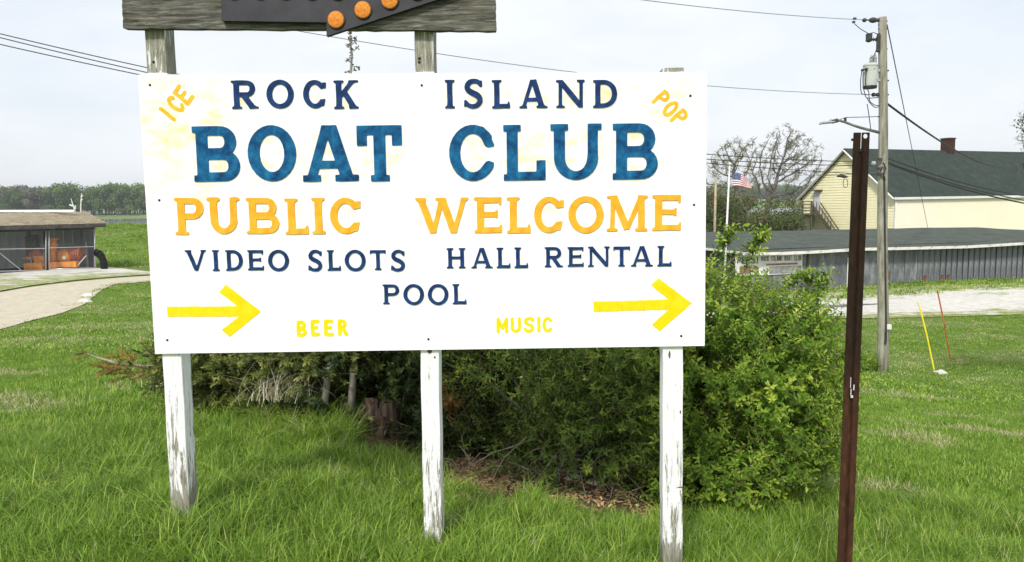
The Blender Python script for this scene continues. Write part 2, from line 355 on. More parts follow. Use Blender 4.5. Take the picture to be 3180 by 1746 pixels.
def glyph(ch, w, h, t, X, Y, style):
    """signed distance of a letter in the box 0..w x 0..h; style: 'slab', 'serif' or 'sans'"""
    sans = style == 'sans'; slab = style == 'slab'
    th = t*(.78 if slab else .8) if not sans else t
    st = (.115*h if slab else .065*h); so = (.30*t if slab else .42*t) if not sans else 0
    k = .03*t if slab else .42*t
    D = []
    bar = lambda p, q, r, r1=None: D.append(sd_seg(X, Y, p, q, r, r1, flat=not sans))
    def path(pr): D.append(sd_path(X, Y, *pr))
    S = []
    def serif(x0, x1, y, up=True):
        if sans: return
        yy = st/2 if up else h-st/2
        S.append(sd_seg(X, Y, (x0, yy), (x1, yy), st/2, flat=True))
    m = t/2
    if sans:
        i0 = m
    else:
        i0 = so+m
    def stem(x, lo=True, hi=True, tt=t):
        bar((x, m if sans else 0), (x, h-m if sans else h), tt/2)
        if lo: serif(x-tt/2-so, x+tt/2+so, 0, True)
        if hi: serif(x-tt/2-so, x+tt/2+so, h, False)
    def bowl(x, y0, y1, xr):
        ry = (y1-y0)/2; rx = min(ry*1.05, (xr-x)*.7); xc = xr-rx
        path((([(x, y1-th/2), (xc, y1-th/2)]), [th/2, th/2])); path(([(x, y0+th/2), (xc, y0+th/2)], [th/2, th/2]))
        path(arc(xc, (y0+y1)/2, rx, ry, -90, 90, t, th, 16))
    if ch == 'I': stem(w/2)
    elif ch == 'L':
        stem(i0, True, True); bar((i0, th/2), (w-(m if sans else 0), th/2), th/2)
        if slab: bar((w-t*.42, 0), (w-t*.42, h*.36), t*.42)
        elif not sans: D.append(sd_seg(X, Y, (w-t*.35, t*.2), (w-t*.22, h*.21), t*.30, t*.16))
    elif ch in 'BPRD':
        stem(i0, True, ch != 'x')
        if ch == 'D': bowl(i0, 0, h, w)
        if ch == 'B': bowl(i0, h/2-th*.38, h, w-.06*w); bowl(i0, 0, h/2+th*.38, w)
        if ch == 'P': bowl(i0, h*.42, h, w)
        if ch == 'R':
            bowl(i0, h*.42, h, w*.9)
            if sans: bar((w*.5, h*.45), (w-m, m), t/2)
            else: bar((w*.46, h*.47), (w-so*1.2-t*.45, 0), t*.52); serif(w-t*1.5, w, 0, True)
    elif ch == 'O': path(arc(w/2, h/2, w/2, h/2, 0, 360, t, th, 48))
    elif ch == 'C':
        a0 = 40 if not sans else 42
        ps, rs = arc(w*.52, h/2, w*.52, h/2, a0, 360-a0, t, th, 40)
        path((ps, rs))
        if slab: bar((w-.17*w, h*.64), (w-.02*w, h*.64), h*.028); D.append(sd_seg(X, Y, (w*.86, h*.68), (w*.72, h*.90), t*.42, t*.32)); bar((w*.80, h*.30), (w*.97, h*.30), h*.03); D.append(sd_seg(X, Y, (w*.86, h*.27), (w*.74, h*.12), t*.44, t*.3))
        elif not sans: bar((w*.96, h*.70), (w*.95, h*.90), t*.2, t*.3); D.append(sd_seg(X, Y, (w*.93, h*.30), (w*.84, h*.14), t*.16, t*.34))
    elif ch == 'S':
        ps = [(.87, .80), (.76, .90), (.55, .935), (.33, .90), (.19, .77), (.22, .64), (.40, .545), (.62, .475), (.80, .37), (.84, .235), (.72, .11), (.50, .062), (.27, .09), (.12, .20)]
        P2 = [(x*w if True else x, th/2+(y-.062)/(.935-.062)*(h-th)) for x, y in ps]
        rs = [t*.34, t*.38, t*.4, t*.43, t*.47, t*.5, t*.52, t*.52, t*.5, t*.47, t*.43, t*.4, t*.38, t*.34]
        if sans: rs = [t*.5]*len(ps)
        # smooth by Catmull-Rom
        Q, RR = [], []
        for i in range(len(P2)-1):
            p0, p1, p2, p3 = P2[max(i-1, 0)], P2[i], P2[i+1], P2[min(i+2, len(P2)-1)]
            for s in (0, .34, .67):
                Q.append(tuple(.5*((2*p1[j])+(-p0[j]+p2[j])*s+(2*p0[j]-5*p1[j]+4*p2[j]-p3[j])*s*s+(-p0[j]+3*p1[j]-3*p2[j]+p3[j])*s**3) for j in (0, 1))); RR.append(rs[i]*(1-s)+rs[i+1]*s)
        Q.append(P2[-1]); RR.append(rs[-1]); path((Q, RR))
        if not sans: bar((w*.89, h*.72), (w*.89, h*.93), t*.17, t*.25); bar((w*.09, h*.29), (w*.08, h*.07), t*.17, t*.25)
    elif ch == 'U':
        xl, xr = i0, w-i0; rx = (xr-xl)/2+m; cy = min(rx*1.0, h*.42)
        tr = t*(.9 if not sans else 1)
        bar((xl, cy), (xl, h-(m if sans else 0)), t/2); bar((xr, cy), (xr, h-(m if sans else 0)), tr/2)
        path(arc(w/2, cy, rx, cy, 180, 360, t, th, 22)); serif(0, xl*2, h, False); serif(w-xr+xr-i0, w, h, False)
    elif ch == 'A':
        tl = t*.62 if not sans else t
        x0, x1, xt = so+tl*.6, w-so-t*.6, w*.5
        if slab: tl = t*.78
        bar((x0, 0), (xt-t*.22, h), tl/2); bar((x1, 0), (xt+t*.05, h), t*.53)
        bar((w*.27, h*.30), (w*.73, h*.30), th*.42)
        serif(0, x0+tl*1.1, 0, True); serif(x1-t*1.1, w, 0, True)
        if slab: D.append(sd_seg(X, Y, (xt-t*.7, h-st*.4), (xt+t*.5, h-st*.4), st*.4, flat=True))
    elif ch == 'T':
        stem(w/2, True, False); bar((0 if not sans else m, h-th/2), (w if not sans else w-m, h-th/2), th/2)
        if slab: bar((t*.42, h*.64), (t*.42, h), t*.42); bar((w-t*.42, h*.64), (w-t*.42, h), t*.42)
        elif not sans: bar((t*.14, h*.80), (t*.22, h-th*.3), t*.12, t*.22); bar((w-t*.14, h*.80), (w-t*.22, h-th*.3), t*.12, t*.22)
    elif ch == 'E':
        stem(i0, True, True); xe = w-(m if sans else t*.12)
        bar((i0, h-th/2), (xe*.97, h-th/2), th*.5); bar((i0, h*.52), (xe*.84, h*.52), th*.46); bar((i0, th/2), (xe, th/2), th*.5)
        if not sans:
            bar((w*.93, h*.78), (w*.93, h), t*.16, t*.24); bar((w*.80, h*.42), (w*.80, h*.63), t*.17); D.append(sd_seg(X, Y, (w-t*.35, t*.2), (w-t*.16, h*.20), t*.3, t*.14))
    elif ch == 'W':
        if sans: q = [(m, h-m), (w*.27, m), (w*.5, h-m), (w*.73, m), (w-m, h-m)]
        else: q = [(so+t*.3, h), (w*.33, 0), (w*.50, h), (w*.72, 0), (w-so-t*.2, h)]
        ws = [t*.5, t*.33, t*.5, t*.33]
        for i in range(4): bar(q[i], q[i+1], ws[i] if not sans else m)
        if not sans: serif(0, q[0][0]*2.1, h, False); serif(w*.38, w*.56, h, False); serif(w-2.4*so, w, h, False)
    elif ch == 'V':
        q = [(so+t*.45, h), (w*.52, 0), (w-so-t*.25, h)]; bar(q[0], q[1], t*.5); bar(q[1], q[2], t*.33)
        serif(0, q[0][0]*1.9, h, False); serif(w-2.6*so-t*.3, w, h, False)
    elif ch == 'M':
        if sans: q = [(m, m), (m, h-m), (w/2, h*.3), (w-m, h-m), (w-m, m)]; [bar(q[i], q[i+1], m) for i in range(4)]
        else:
            xl, xr = so+t*.35, w-so-t*.45
            bar((xl, 0), (xl+t*.12, h), t*.30); bar((xr, 0), (xr-t*.05, h), t*.47)
            bar((xl+t*.2, h), (w*.5, h*.06), t*.48); bar((w*.5, h*.06), (xr, h), t*.30)
            serif(0, xl+t*.8, 0, True); serif(xr-t*.9, w, 0, True); serif(0, xl+t*.5, h, False); serif(xr-t*.3, w, h, False)
    elif ch == 'N':
        xl, xr = so+t*.3, w-so-t*.3
        if sans: bar((m, m), (m, h-m), m); bar((w-m, m), (w-m, h-m), m); bar((m, h-m), (w-m, m), m)
        else:
            bar((xl+t*.1, 0), (xl+t*.1, h), t*.33); bar((xr, 0), (xr, h), t*.33); bar((xl+t*.2, h-t*.3), (xr-t*.1, t*.3), t*.5)
            serif(0, xl+t*.95, 0, True); serif(0, xl+t*.3, h, False); serif(xr-t*.8, w, h, False)
    elif ch == 'H':
        stem(i0); stem(w-i0); bar((i0, h*.52), (w-i0, h*.52), th*.45)
    elif ch == 'K':
        stem(i0); bar((i0+t*.1, h*.40), (w-so-t*.5, h), t*.36 if not sans else m); bar((w*.44, h*.57), (w-so-t*.35, 0), t*.5 if not sans else m)
        serif(w-1.7*t, w, 0, True); serif(w-1.5*t-so*.5, w-.0*t, h, False)
    d = D[0]
    for e in D[1:]: d = np.minimum(d, e)
    for e in S: d = smin(d, e, max(k, 1e-3))
    if not sans: d = np.maximum(d, np.maximum(-Y-.5, Y-h-.5)) if ch not in 'OCSU' else d
    return d
def contours(F, x0, y0, dx):
    """closed iso lines of F == 0 by marching squares"""
    ny, nx = F.shape; segs = {}
    neg = F < 0
    def ipt(i, j, k, l):
        a, b = F[j, i], F[l, k]; s = a/(a-b); return (x0+dx*(i+(k-i)*s), y0+dx*(j+(l-j)*s))
    c = neg[:-1, :-1].astype(int)+2*neg[:-1, 1:]+4*neg[1:, 1:]+8*neg[1:, :-1]
    T = {1: [(3, 0)], 2: [(0, 1)], 3: [(3, 1)], 4: [(1, 2)], 5: [(3, 2), (1, 0)], 6: [(0, 2)], 7: [(3, 2)], 8: [(2, 3)], 9: [(2, 0)], 10: [(0, 3), (2, 1)], 11: [(2, 1)], 12: [(1, 3)], 13: [(1, 0)], 14: [(0, 3)]}
    pts = {}; nxt = {}
    for j, i in zip(*np.nonzero((c > 0) & (c < 15))):
        for a, b in T[int(c[j, i])]:
            e = []
            for s in (a, b):
                if s == 0: key = ('h', i, j); q = (i, j, i+1, j)
                elif s == 2: key = ('h', i, j+1); q = (i, j+1, i+1, j+1)
                elif s == 3: key = ('v', i, j); q = (i, j, i, j+1)
                else: key = ('v', i+1, j); q = (i+1, j, i+1, j+1)
                if key not in pts: pts[key] = ipt(*q)
                e.append(key)
            nxt.setdefault(e[0], []).append(e[1])
    loops = []
    while nxt:
        s = next(iter(nxt)); cur = s; L = []
        while cur in nxt:
            L.append(pts[cur]); n2 = nxt[cur].pop()
            if not nxt[cur]: del nxt[cur]
            cur = n2
            if cur == s: break
        if len(L) > 5: loops.append(np.array(L))
    return loops
def simplify(L, tol):
    keep = []; n = len(L); last = None
    out = [L[0]]; i = 0
    while i < n-1:
        j = i+1
        while j+1 < n:
            a, b = L[i], L[j+1]; d = b-a; ln = np.hypot(*d)+1e-9
            q = L[i+1:j+1]-a; dist = np.abs(q[:, 0]*d[1]-q[:, 1]*d[0])/ln
            if dist.max() > tol or j-i > 14: break
            j += 1
        out.append(L[j]); i = j
    return np.array(out[:-1]) if len(out) > 4 and np.hypot(*(out[-1]-out[0])) < 1e-6 else np.array(out)
def extrude_loops(loops, mapper, z0, z1):
    """solid plate from outline loops; mapper(x, y, z) gives the point"""
    mb = MB(); base = []
    fr = [[Vector((p[0], p[1], 0)) for p in L] for L in loops]
    tris = tessellate_polygon(fr); flat = [p for L in loops for p in L]
    n = len(flat)
    vs = [mapper(p[0], p[1], z1) for p in flat]+[mapper(p[0], p[1], z0) for p in flat]
    fs = [tuple(t) for t in tris]; o = 0
    for L in loops:
        k = len(L)
        fs += [(o+i, o+(i+1) % k, n+o+(i+1) % k, n+o+i) for i in range(k)]; o += k
    mb.add(vs, fs); return mb
def fix_normals(o):
    import bmesh
    bm = bmesh.new(); bm.from_mesh(o.data); bmesh.ops.recalc_face_normals(bm, faces=bm.faces); bm.to_mesh(o.data); bm.free()
# ------------------------------------------------------------------ the roadside sign
BC = on_plane(PW/2, 660, np.array([-.3586, 3.2496, 1.6]), np.array([.0425, 1, 0]))
BN = np.array([math.sin(-.0425), -math.cos(-.0425), 0]); BN /= np.linalg.norm(BN)      # faces the road
BN = np.array([-.0425, -1, 0])/math.hypot(.0425, 1)
BX = np.array([BN[1]*-1, BN[0], 0]); BX = BX/np.linalg.norm(BX)
if BX[0] < 0: BX = -BX
BO = np.array([-.3586, 3.2496, 1.6])
def bd(u, v):
    p = on_plane(u, v, BO, BN)-BO; return np.array([p@BX, p[2]])
def bw(x, z, d=0): return BO+BX*x+np.array([0, 0, z])+BN*d
sroot_p = GY(1340, 3.36)
sign = thing('roadside_sign', (sroot_p[0], 3.3, sroot_p[2]), 'large white painted plywood boat club sign on three square wooden posts in the grass', 'sign')

def board_mat():
    m = mat('white sign paint', (.86, .86, .84), .55, 0, .3); t = NT(m); v = t.coord()
    g = t.noise(t.coord((1, 1, 14)), 6, 6, .6); n = t.noise(v, 5, 6, .65); n2 = t.noise(t.coord((1, 1, 1.8)), 11, 7, .7)
    c = t.ramp(g, [(.3, (.83, .85, .87)), (.5, (.87, .885, .91)), (.7, (.88, .895, .92))])
    s = t.math('MULTIPLY', t.attr('stain').outputs['Fac'], t.ramp(n2, [(.44, 0.0), (.68, .9)]))
    c = t.mix(t.math('MULTIPLY', s, 1.0, True), c, (.88, .66, .26))
    s2 = t.math('MULTIPLY', t.ramp(n, [(.56, 0.0), (.72, 1.0)]), .10)
    c = t.mix(s2, c, (.84, .80, .66))
    f = t.attr('wash').outputs['Fac']; c = t.mix(t.math('MULTIPLY', f, t.ramp(t.noise(t.coord((1, 1, 22)), 6, 8, .75), [(.54, 0.0), (.60, .5)])), c, (.56, .54, .50))
    t.color(c); t.bump(g, .10, .002); return m
def letter_mat(name, c1, c2, c3, sc=14):
    m = mat(name, c1, .65, 0, .12); t = NT(m); v = t.coord(kind='Generated') if False else t.coord(); n = t.noise(v, sc, 7, .7, .4)
    t.color(t.ramp(n, [(.36, c1), (.50, c2), (.64, c3)])); t.bump(n, .12, .002); return m
M_board = board_mat()
M_navy = letter_mat('navy letters', (.007, .022, .075), (.011, .036, .125), (.02, .06, .19))
M_blue = letter_mat('blue letters', (.003, .028, .085), (.007, .085, .215), (.016, .17, .34), 11)
M_amber = letter_mat('amber letters', (.76, .31, .018), (.83, .395, .028), (.87, .465, .042))
M_lemon = letter_mat('lemon paint', (.86, .58, .004), (.88, .63, .006), (.90, .67, .02), 25)
M_orange = letter_mat('orange brush paint', (.95, .36, .015), (.96, .46, .03), (.96, .55, .05), 25)
M_bolt = mat('dark bolt', (.02, .018, .016), .6, .5)

crn = [bd(347*S1, 188*S1), bd(1778*S1, 181*S1), bd(1772*S1, 870*S1), bd(390*S1, 890*S1)]
# letters: text, style, material, crop offset and scale, boxes, stem share of height
C1 = (360, 0, .48137); C2 = (1200, 180, .41026); C3 = (400, 580, .41026); C4 = (1200, 580, .41026)
LT = []
def row(cr, style, mt, ts, items):
    for ch, x0, y0, x1, y1 in items: LT.append((ch, style, mt, ts, *(cr[0]+x0*cr[2], cr[1]+y0*cr[2], cr[0]+x1*cr[2], cr[1]+y1*cr[2])))
row(C1, 'serif', M_navy, .20, [('R', 742, 520, 922, 702), ('O', 968, 515, 1152, 702), ('C', 1205, 516, 1358, 700), ('K', 1403, 520, 1568, 702)])
row(C2, 'serif', M_navy, .19, [('I', 440, 168, 520, 382), ('S', 582, 158, 734, 384), ('L', 797, 168, 937, 382), ('A', 1003, 165, 1220, 380), ('N', 1283, 168, 1502, 377), ('D', 1563, 168, 1747, 377)])
row(C1, 'slab', M_blue, .215, [('B', 490, 815, 808, 1172), ('O', 843, 808, 1172, 1172), ('A', 1195, 810, 1570, 1171), ('T', 1552, 810, 1853, 1171)])
row(C2, 'slab', M_blue, .20, [('C', 470, 507, 827, 933), ('L', 883, 507, 1207, 928), ('U', 1240, 500, 1630, 925), ('B', 1712, 497, 2055, 920)])
row(C3, 'serif', M_amber, .20, [('P', 343, 85, 578, 362), ('U', 590, 85, 850, 358), ('B', 885, 85, 1143, 355), ('L', 1178, 90, 1365, 360), ('I', 1385, 85, 1488, 357), ('C', 1520, 83, 1757, 358)])
row(C4, 'serif', M_amber, .195, [('W', 220, 84, 625, 350), ('E', 662, 80, 878, 348), ('L', 910, 80, 1092, 350), ('C', 1115, 75, 1340, 350), ('O', 1375, 70, 1645, 352), ('M', 1668, 67, 1976, 335), ('E', 2010, 63, 2232, 330)])
row(C3, 'serif', M_navy, .18, [('V', 425, 480, 592, 635), ('I', 632, 480, 688, 637), ('D', 730, 480, 868, 635), ('E', 897, 480, 1025, 632), ('O', 1052, 477, 1217, 641), ('S', 1353, 477, 1470, 643), ('L', 1500, 480, 1607, 635), ('O', 1633, 477, 1797, 641), ('T', 1825, 480, 1948, 630), ('S', 1980, 477, 2096, 643)])
row(C4, 'serif', M_navy, .18, [('H', 455, 465, 600, 617), ('A', 640, 463, 805, 616), ('L', 833, 462, 940, 615), ('L', 968, 460, 1073, 615), ('R', 1197, 457, 1338, 608), ('E', 1370, 457, 1495, 605), ('N', 1525, 453, 1690, 605), ('T', 1717, 453, 1843, 603), ('A', 1850, 450, 2017, 603), ('L', 2050, 448, 2158, 602), ('P', -28, 740, 100, 888), ('O', 127, 736, 287, 896), ('O', 312, 736, 472, 896), ('L', 500, 737, 607, 888)])
row(C3, 'sans', M_lemon, .22, [('B', 1268, 1012, 1350, 1138), ('E', 1375, 1006, 1450, 1133), ('E', 1475, 1005, 1555, 1133), ('R', 1580, 1003, 1662, 1131)])
row(C4, 'sans', M_lemon, .20, [('M', 832, 990, 922, 1110), ('U', 940, 988, 1020, 1106), ('S', 1038, 985, 1120, 1106), ('I', 1142, 984, 1164, 1104), ('C', 1180, 985, 1260, 1104)])
# board panel with a stain mask
nx, nz = 244, 122
u = np.linspace(0, 1, nx+1); s = np.linspace(0, 1, nz+1); U, Sg = np.meshgrid(u, s)
TL, TR, BR, BL = crn
px = TL[0]*(1-U)*(1-Sg)+TR[0]*U*(1-Sg)+BR[0]*U*Sg+BL[0]*(1-U)*Sg; pz = TL[1]*(1-U)*(1-Sg)+TR[1]*U*(1-Sg)+BR[1]*U*Sg+BL[1]*(1-U)*Sg
stain = np.zeros_like(px)
def add_st(cx, cz, rx, rz, a):
    global stain
    stain = np.maximum(stain, a*np.clip(1.35*(1.12-np.hypot((px-cx)/rx, (pz-cz)/rz)), 0, 1))
for ch, style, mt, ts, x0, y0, x1, y1 in LT:
    if style == 'sans': continue
    a = bd((x0+x1)/2, (y0+y1)/2); ww = (x1-x0)/730; hh = (y1-y0)/730
    up = 1.0 if y1 < 700 else (.55 if mt is M_amber else .38)
    add_st(a[0], a[1]-.01, ww*.70, hh*.68, up)
add_st(TL[0]+.18, TL[1]-.22, .34, .26, 1.0); add_st(TL[0]+.2, TL[1]-.42, .3, .3, .7); add_st(TL[0]+.1, TL[1]-.02, .7, .08, .6)
q = bd(2070, 330); add_st(q[0], q[1], .2, .15, .6)
wash = np.clip((U-.35)*2, 0, 1)*np.clip(1-Sg*3.2, 0, 1)+.35*np.clip(1-abs(Sg-.03)*20, 0, 1)+.25
vs = np.stack([px.ravel(), pz.ravel()], 1); nv = len(vs)
W3 = lambda d: [tuple(bw(a, b, d)) for a, b in vs]
i = np.arange(nv).reshape(nz+1, nx+1)
ff = np.stack([i[:-1, :-1], i[1:, :-1], i[1:, 1:], i[:-1, 1:]], -1).reshape(-1, 4).tolist()
mb = MB(); mb.add(W3(0), ff)
TH = .016
rim = [(0, 0), (0, nx), (nz, nx), (nz, 0)]; ri = [i[a] for a in rim]
bv = [tuple(bw(*vs[k], -TH)) for k in ri]; n0 = len(mb.v); mb.v += bv
edges = [list(i[0, :]), list(i[:, -1]), list(i[-1, ::-1]), list(i[::-1, 0])]
for e, (a, b) in zip(edges, ((0, 1), (1, 2), (2, 3), (3, 0))): mb.f.append(tuple(int(x) for x in e)+(n0+b, n0+a)); mb.m.append(0)
mb.f.append((n0, n0+1, n0+2, n0+3)); mb.m.append(0)
panel = mb.build('sign_panel', M_board, sign, origin=bw(0, 0, 0))
for nm, A in (('stain', stain), ('wash', wash)):
    at = panel.data.attributes.new(nm, 'FLOAT', 'POINT'); at.data.foreach_set('value', np.r_[A.ravel(), np.zeros(4)].astype(np.float32))
fix_normals(panel)

def put_letter(ch, style, mt, cx, cz, w, h, t, ang=0.0, z1=.006, wob=0.0, name='letter', holder=None, frame=None, z0=.0):
    """letter w x h metres centred at board position cx, cz"""
    sc = 100.0/h; W_, H_ = w*sc, 100.0; dx = 1.6
    xs = np.arange(-6, W_+6+dx, dx); ys = np.arange(-6, H_+6+dx, dx); XA, YA = np.meshgrid(xs, ys)
    if wob:
        k = rng.uniform(0, 6); XB = XA+wob*np.sin(YA*.09+k)+.5*wob*np.sin(YA*.31+XA*.2+k); YB = YA+wob*np.sin(XA*.11+k*2)
    else: XB, YB = XA, YA
    F = glyph(ch, W_, H_, t*sc, XB, YB, style)
    loops = [simplify(L, .35) for L in contours(F, xs[0], ys[0], dx)]
    loops = [L for L in loops if len(L) > 3]
    ca, sa = math.cos(ang), math.sin(ang); fr = frame or bw
    def mp_(x, y, z):
        lx, lz = (x-W_/2)/sc, (y-H_/2)/sc
        return tuple(fr(cx+lx*ca-lz*sa, cz+lx*sa+lz*ca, z))
    o = extrude_loops(loops, mp_, z0, z1).build(name, mt, holder or panel, origin=mp_(W_/2, H_/2, 0)); fix_normals(o); return o
for ch, style, mt, ts, x0, y0, x1, y1 in LT:
    xm, ym = (x0+x1)/2, (y0+y1)/2
    l, r = bd(x0, ym), bd(x1, ym); tp, bt = bd(xm, y0), bd(xm, y1)
    lean = abs((xm-1600*S1)/(13900*S1))*(y1-y0)/730*.7
    w_, h_ = (r-l)[0]-lean, (tp-bt)[1]
    c = bd(xm, ym); ang = -.004
    sans = style == 'sans'
    put_letter(ch, style, mt, c[0], c[1], w_, h_, ts*h_, ang, z1=(.0016 if sans else .0045), wob=.7 if sans else (.0 if style == 'slab' else .3))
def word_rot(chars, cr, base0, top0, pts, mt, hw):
    """letters brushed on at a slant: pts = letter centres in crop pixels"""
    f = lambda x, y: bd(cr[0]+x*cr[2], cr[1]+y*cr[2])
    b0, t0 = f(*base0), f(*top0); up = t0-b0; h = float(np.hypot(*up))*1.22; ang = math.atan2(up[1], up[0])-math.pi/2
    for ch, (x, y), ww in zip(chars, pts, hw):
        c = f(x, y); put_letter(ch, 'sans', mt, c[0], c[1], h*ww, h, h*.19, ang, z1=.0016, wob=1.0)
word_rot('ICE', C1, (375, 772), (290, 702), [(333, 737), (385, 672), (437, 612)], M_orange, [.18, .55, .60])
word_rot('POP', C2, (2022, 330), (2108, 250), [(2082, 312), (2150, 385), (2218, 452)], M_orange, [.58, .60, .58])
# painted arrows
def arrow(cr, pts, mt):
    L = np.array([bd(cr[0]+x*cr[2], cr[1]+y*cr[2]) for x, y in pts]); c = L.mean(0)
    # uneven brush edge
    Q = []
    for a, b in zip(L, np.roll(L, -1, 0)):
        n = max(2, int(np.hypot(*(b-a))/.02)); d = (b-a)/np.hypot(*(b-a)); nn = np.array([-d[1], d[0]])
        for k in range(n): Q.append(a+(b-a)*k/n+nn*(rng.normal(0, .0009) if k else 0))
    o = extrude_loops([np.array(Q)], lambda x, y, z: tuple(bw(x, y, z)), 0, .0018).build('painted_arrow', mt, panel, origin=bw(c[0], c[1], 0)); fix_normals(o); return o
arrow(C3, [(290, 908), (822, 905), (685, 797), (735, 740), (1000, 945), (765, 1138), (702, 1082), (833, 983), (292, 985)], M_lemon)
arrow(C4, [(1565, 870), (2130, 853), (2003, 743), (2060, 692), (2312, 882), (2068, 1095), (2010, 1045), (2130, 930), (1568, 948)], M_lemon)
for x in (1615, 1782, 1947, 2115):
    a = bd(C4[0]+x*C4[2], C4[1]+903*C4[2]); b = bd(C4[0]+x*C4[2], C4[1]+937*C4[2])
    o = MB().beam(bw(a[0], a[1], .0022), bw(b[0], b[1], .0022), .003, .0012).build('tick_mark', M_orange, panel, origin=bw(a[0], a[1], 0))
for cr, x, y in ((C1, 220, 549), (C1, 1973, 551), (C1, 280, 1292), (C2, 2300, 287), (C2, 2328, 1112), (C3, 292, 1161), (C4, 318, 1154), (C4, 2231, 1130)):
    a = bd(cr[0]+x*cr[2], cr[1]+y*cr[2]); c = bw(a[0], a[1], 0)
    MB().lathe(c, [(.0052, 0), (.0052, .0025), (.003, .004)], 10, axis=BN).build('screw_head', M_bolt, panel, smooth=False, origin=c)

# posts
def post_mat(name, seed, top, low, base=0.0):
    """flaking white paint over grey wood: bare above `top` (world z) and below `low`"""
    m = mat(name, (.8, .8, .8), .75, 0, .2); t = NT(m)
    g = t.n('ShaderNodeNewGeometry'); sx = t.n('ShaderNodeSeparateXYZ'); t.l(g.outputs['Position'], sx.inputs[0]); z = sx.outputs['Z']
    mpn = t.n('ShaderNodeMapping'); mpn.inputs['Scale'].default_value = (1, 1, .10); mpn.inputs['Location'].default_value = (seed, seed*.7, seed*.3); t.l(g.outputs['Position'], mpn.inputs[0])
    grain = t.noise(mpn.outputs[0], 160, 6, .7); flake = t.noise(mpn.outputs[0], 55, 9, .78, .5)
    wood = t.ramp(grain, [(.3, (.10, .095, .075)), (.5, (.26, .25, .20)), (.7, (.42, .41, .35))])
    paint = t.ramp(t.noise(mpn.outputs[0], 70, 6, .7), [(.3, (.66, .67, .68)), (.5, (.80, .81, .82)), (.7, (.85, .86, .87))])
    hi = t.math('MULTIPLY', t.math('SUBTRACT', z, top), 300, True); hi = t.math('MAXIMUM', hi, 0)
    lo = t.math('MAXIMUM', t.math('MINIMUM', t.math('MULTIPLY', t.math('SUBTRACT', low, z), .20), .12), 0)
    lo2 = t.math('MAXIMUM', t.math('MINIMUM', t.math('MULTIPLY', t.math('SUBTRACT', base+.16, z), 2.0), .6), 0); lo = t.math('ADD', lo, lo2)
    f = t.math('ADD', flake, t.math('ADD', t.math('MULTIPLY', hi, .19), lo))
    fac = t.ramp(f, [(.60, 0.0), (.64, 1.0)])
    t.color(t.mix(fac, paint, wood)); t.bump(t.math('SUBTRACT', grain, t.math('MULTIPLY', fac, .5)), .45, .003); return m
ztop = bw(0, bd(1600, 225)[1])[2]
def sign_post(ut, vt, ub, vb, wpx, low, seed, us, base_z=0.0, dep=.089):
    ztop = bw(0, bd(us, 229 if us < 600 else 226)[1])[2]
    d0 = TH+.002
    a = on_plane(ut, vt, BO-BN*d0, BN); b = on_plane(ub, vb, BO-BN*d0, BN)
    wd = wpx
    d = a-b; b2 = b-d/np.linalg.norm(d)*.35
    mb = MB(); n = 26
    vs = []; fs = []
    for k in range(n+1):
        c = b2+(a-b2)*k/n
        for x, y in ((-1, 0), (1, 0), (1, 1), (-1, 1)):
            j = .0012*math.sin(k*1.7+x*2+seed)
            vs.append(c+BX*(x*(wd/2+j))-BN*(dep*y))
    for k in range(n):
        for q in range(4): fs.append((k*4+q, k*4+(q+1) % 4, k*4+4+(q+1) % 4, k*4+4+q))
    fs += [(3, 2, 1, 0), tuple(n*4+q for q in range(4))]
    mb.add(vs, fs); o = mb.build('post', post_mat('post paint %d' % seed, seed, ztop+.004, low, base_z), sign, origin=b, bevel=.003); return o
zl = gz1(-1.58, 3.37)
sign_post(478, 60, 562, 1640, .089, zl+.85, 3, 478, zl+.05)
sign_post(1316, 60, 1344, 1680, .083, .75, 11, 1316, -.06)
sign_post(2091, 210, 2089, 1746, .089, .60, 23, 2091, -.10)
# weathered upper board and its arrow with coloured reflectors
M_plank = mat('weathered plank', (.2, .19, .16), .85, 0, .2); t = NT(M_plank)
v = t.coord((1, 1, 11)); g1 = t.noise(v, 7, 9, .75, .6); g2 = t.noise(v, 22, 8, .75); pt = t.noise(t.coord((1, 1, 4)), 5, 7, .7)
c = t.ramp(g1, [(.32, (.02, .019, .017)), (.46, (.075, .072, .06)), (.58, (.17, .168, .145)), (.74, (.40, .40, .37))])
c = t.mix(t.ramp(pt, [(.5, 0.0), (.75, .35)]), c, (.20, .17, .08)); c = t.mix(t.ramp(g2, [(.62, 0.0), (.72, .75)]), c, (.55, .56, .54)); c = t.mix(t.ramp(g2, [(.28, .8), (.4, 0.0)]), c, (.02, .018, .015))
t.color(c); t.bump(g1, .8, .006)
def b1(x, y): return bd(360+x*.48137, y*.48137)
UB = [b1(65, 190), b1(2455, 206), b1(2441, -420), b1(35, -420)]
mb = MB(); L = []
for a, b in zip(UB, UB[1:]+UB[:1]):
    n = 40
    for k in range(n):
        p = a+(b-a)*k/n; L.append(p+(np.array([0, rng.normal(0, .0012)]) if abs((b-a)[0]) > 1 else np.array([rng.normal(0, .0012), 0])))
o = extrude_loops([np.array(L)], lambda x, y, z: tuple(bw(x, y, z)), -TH, .022).build('weathered_board', M_plank, sign, origin=bw(*(sum(UB)/4), 0)); fix_normals(o); upper = o
M_black = noisy('black arrow paint', (.018, .018, .024), (.035, .033, .045), 12, .55, bump=.15)
tip = b1(2420, -92)
AR = [b1(703, -330), b1(712, 152), b1(1380, 162), b1(1379, 250), b1(2010, 42), tip, b1(2010, -226), b1(1379, -434), b1(1379, -335)]
ARL = np.array(AR)
def bw2(x, z, d=0): return bw(x, z, d)
o = extrude_loops([ARL], lambda x, y, z: tuple(bw(x, y, z)), .0222, .048).build('arrow_panel', M_black, sign, origin=bw(*ARL.mean(0), 0)); fix_normals(o); arrp = o
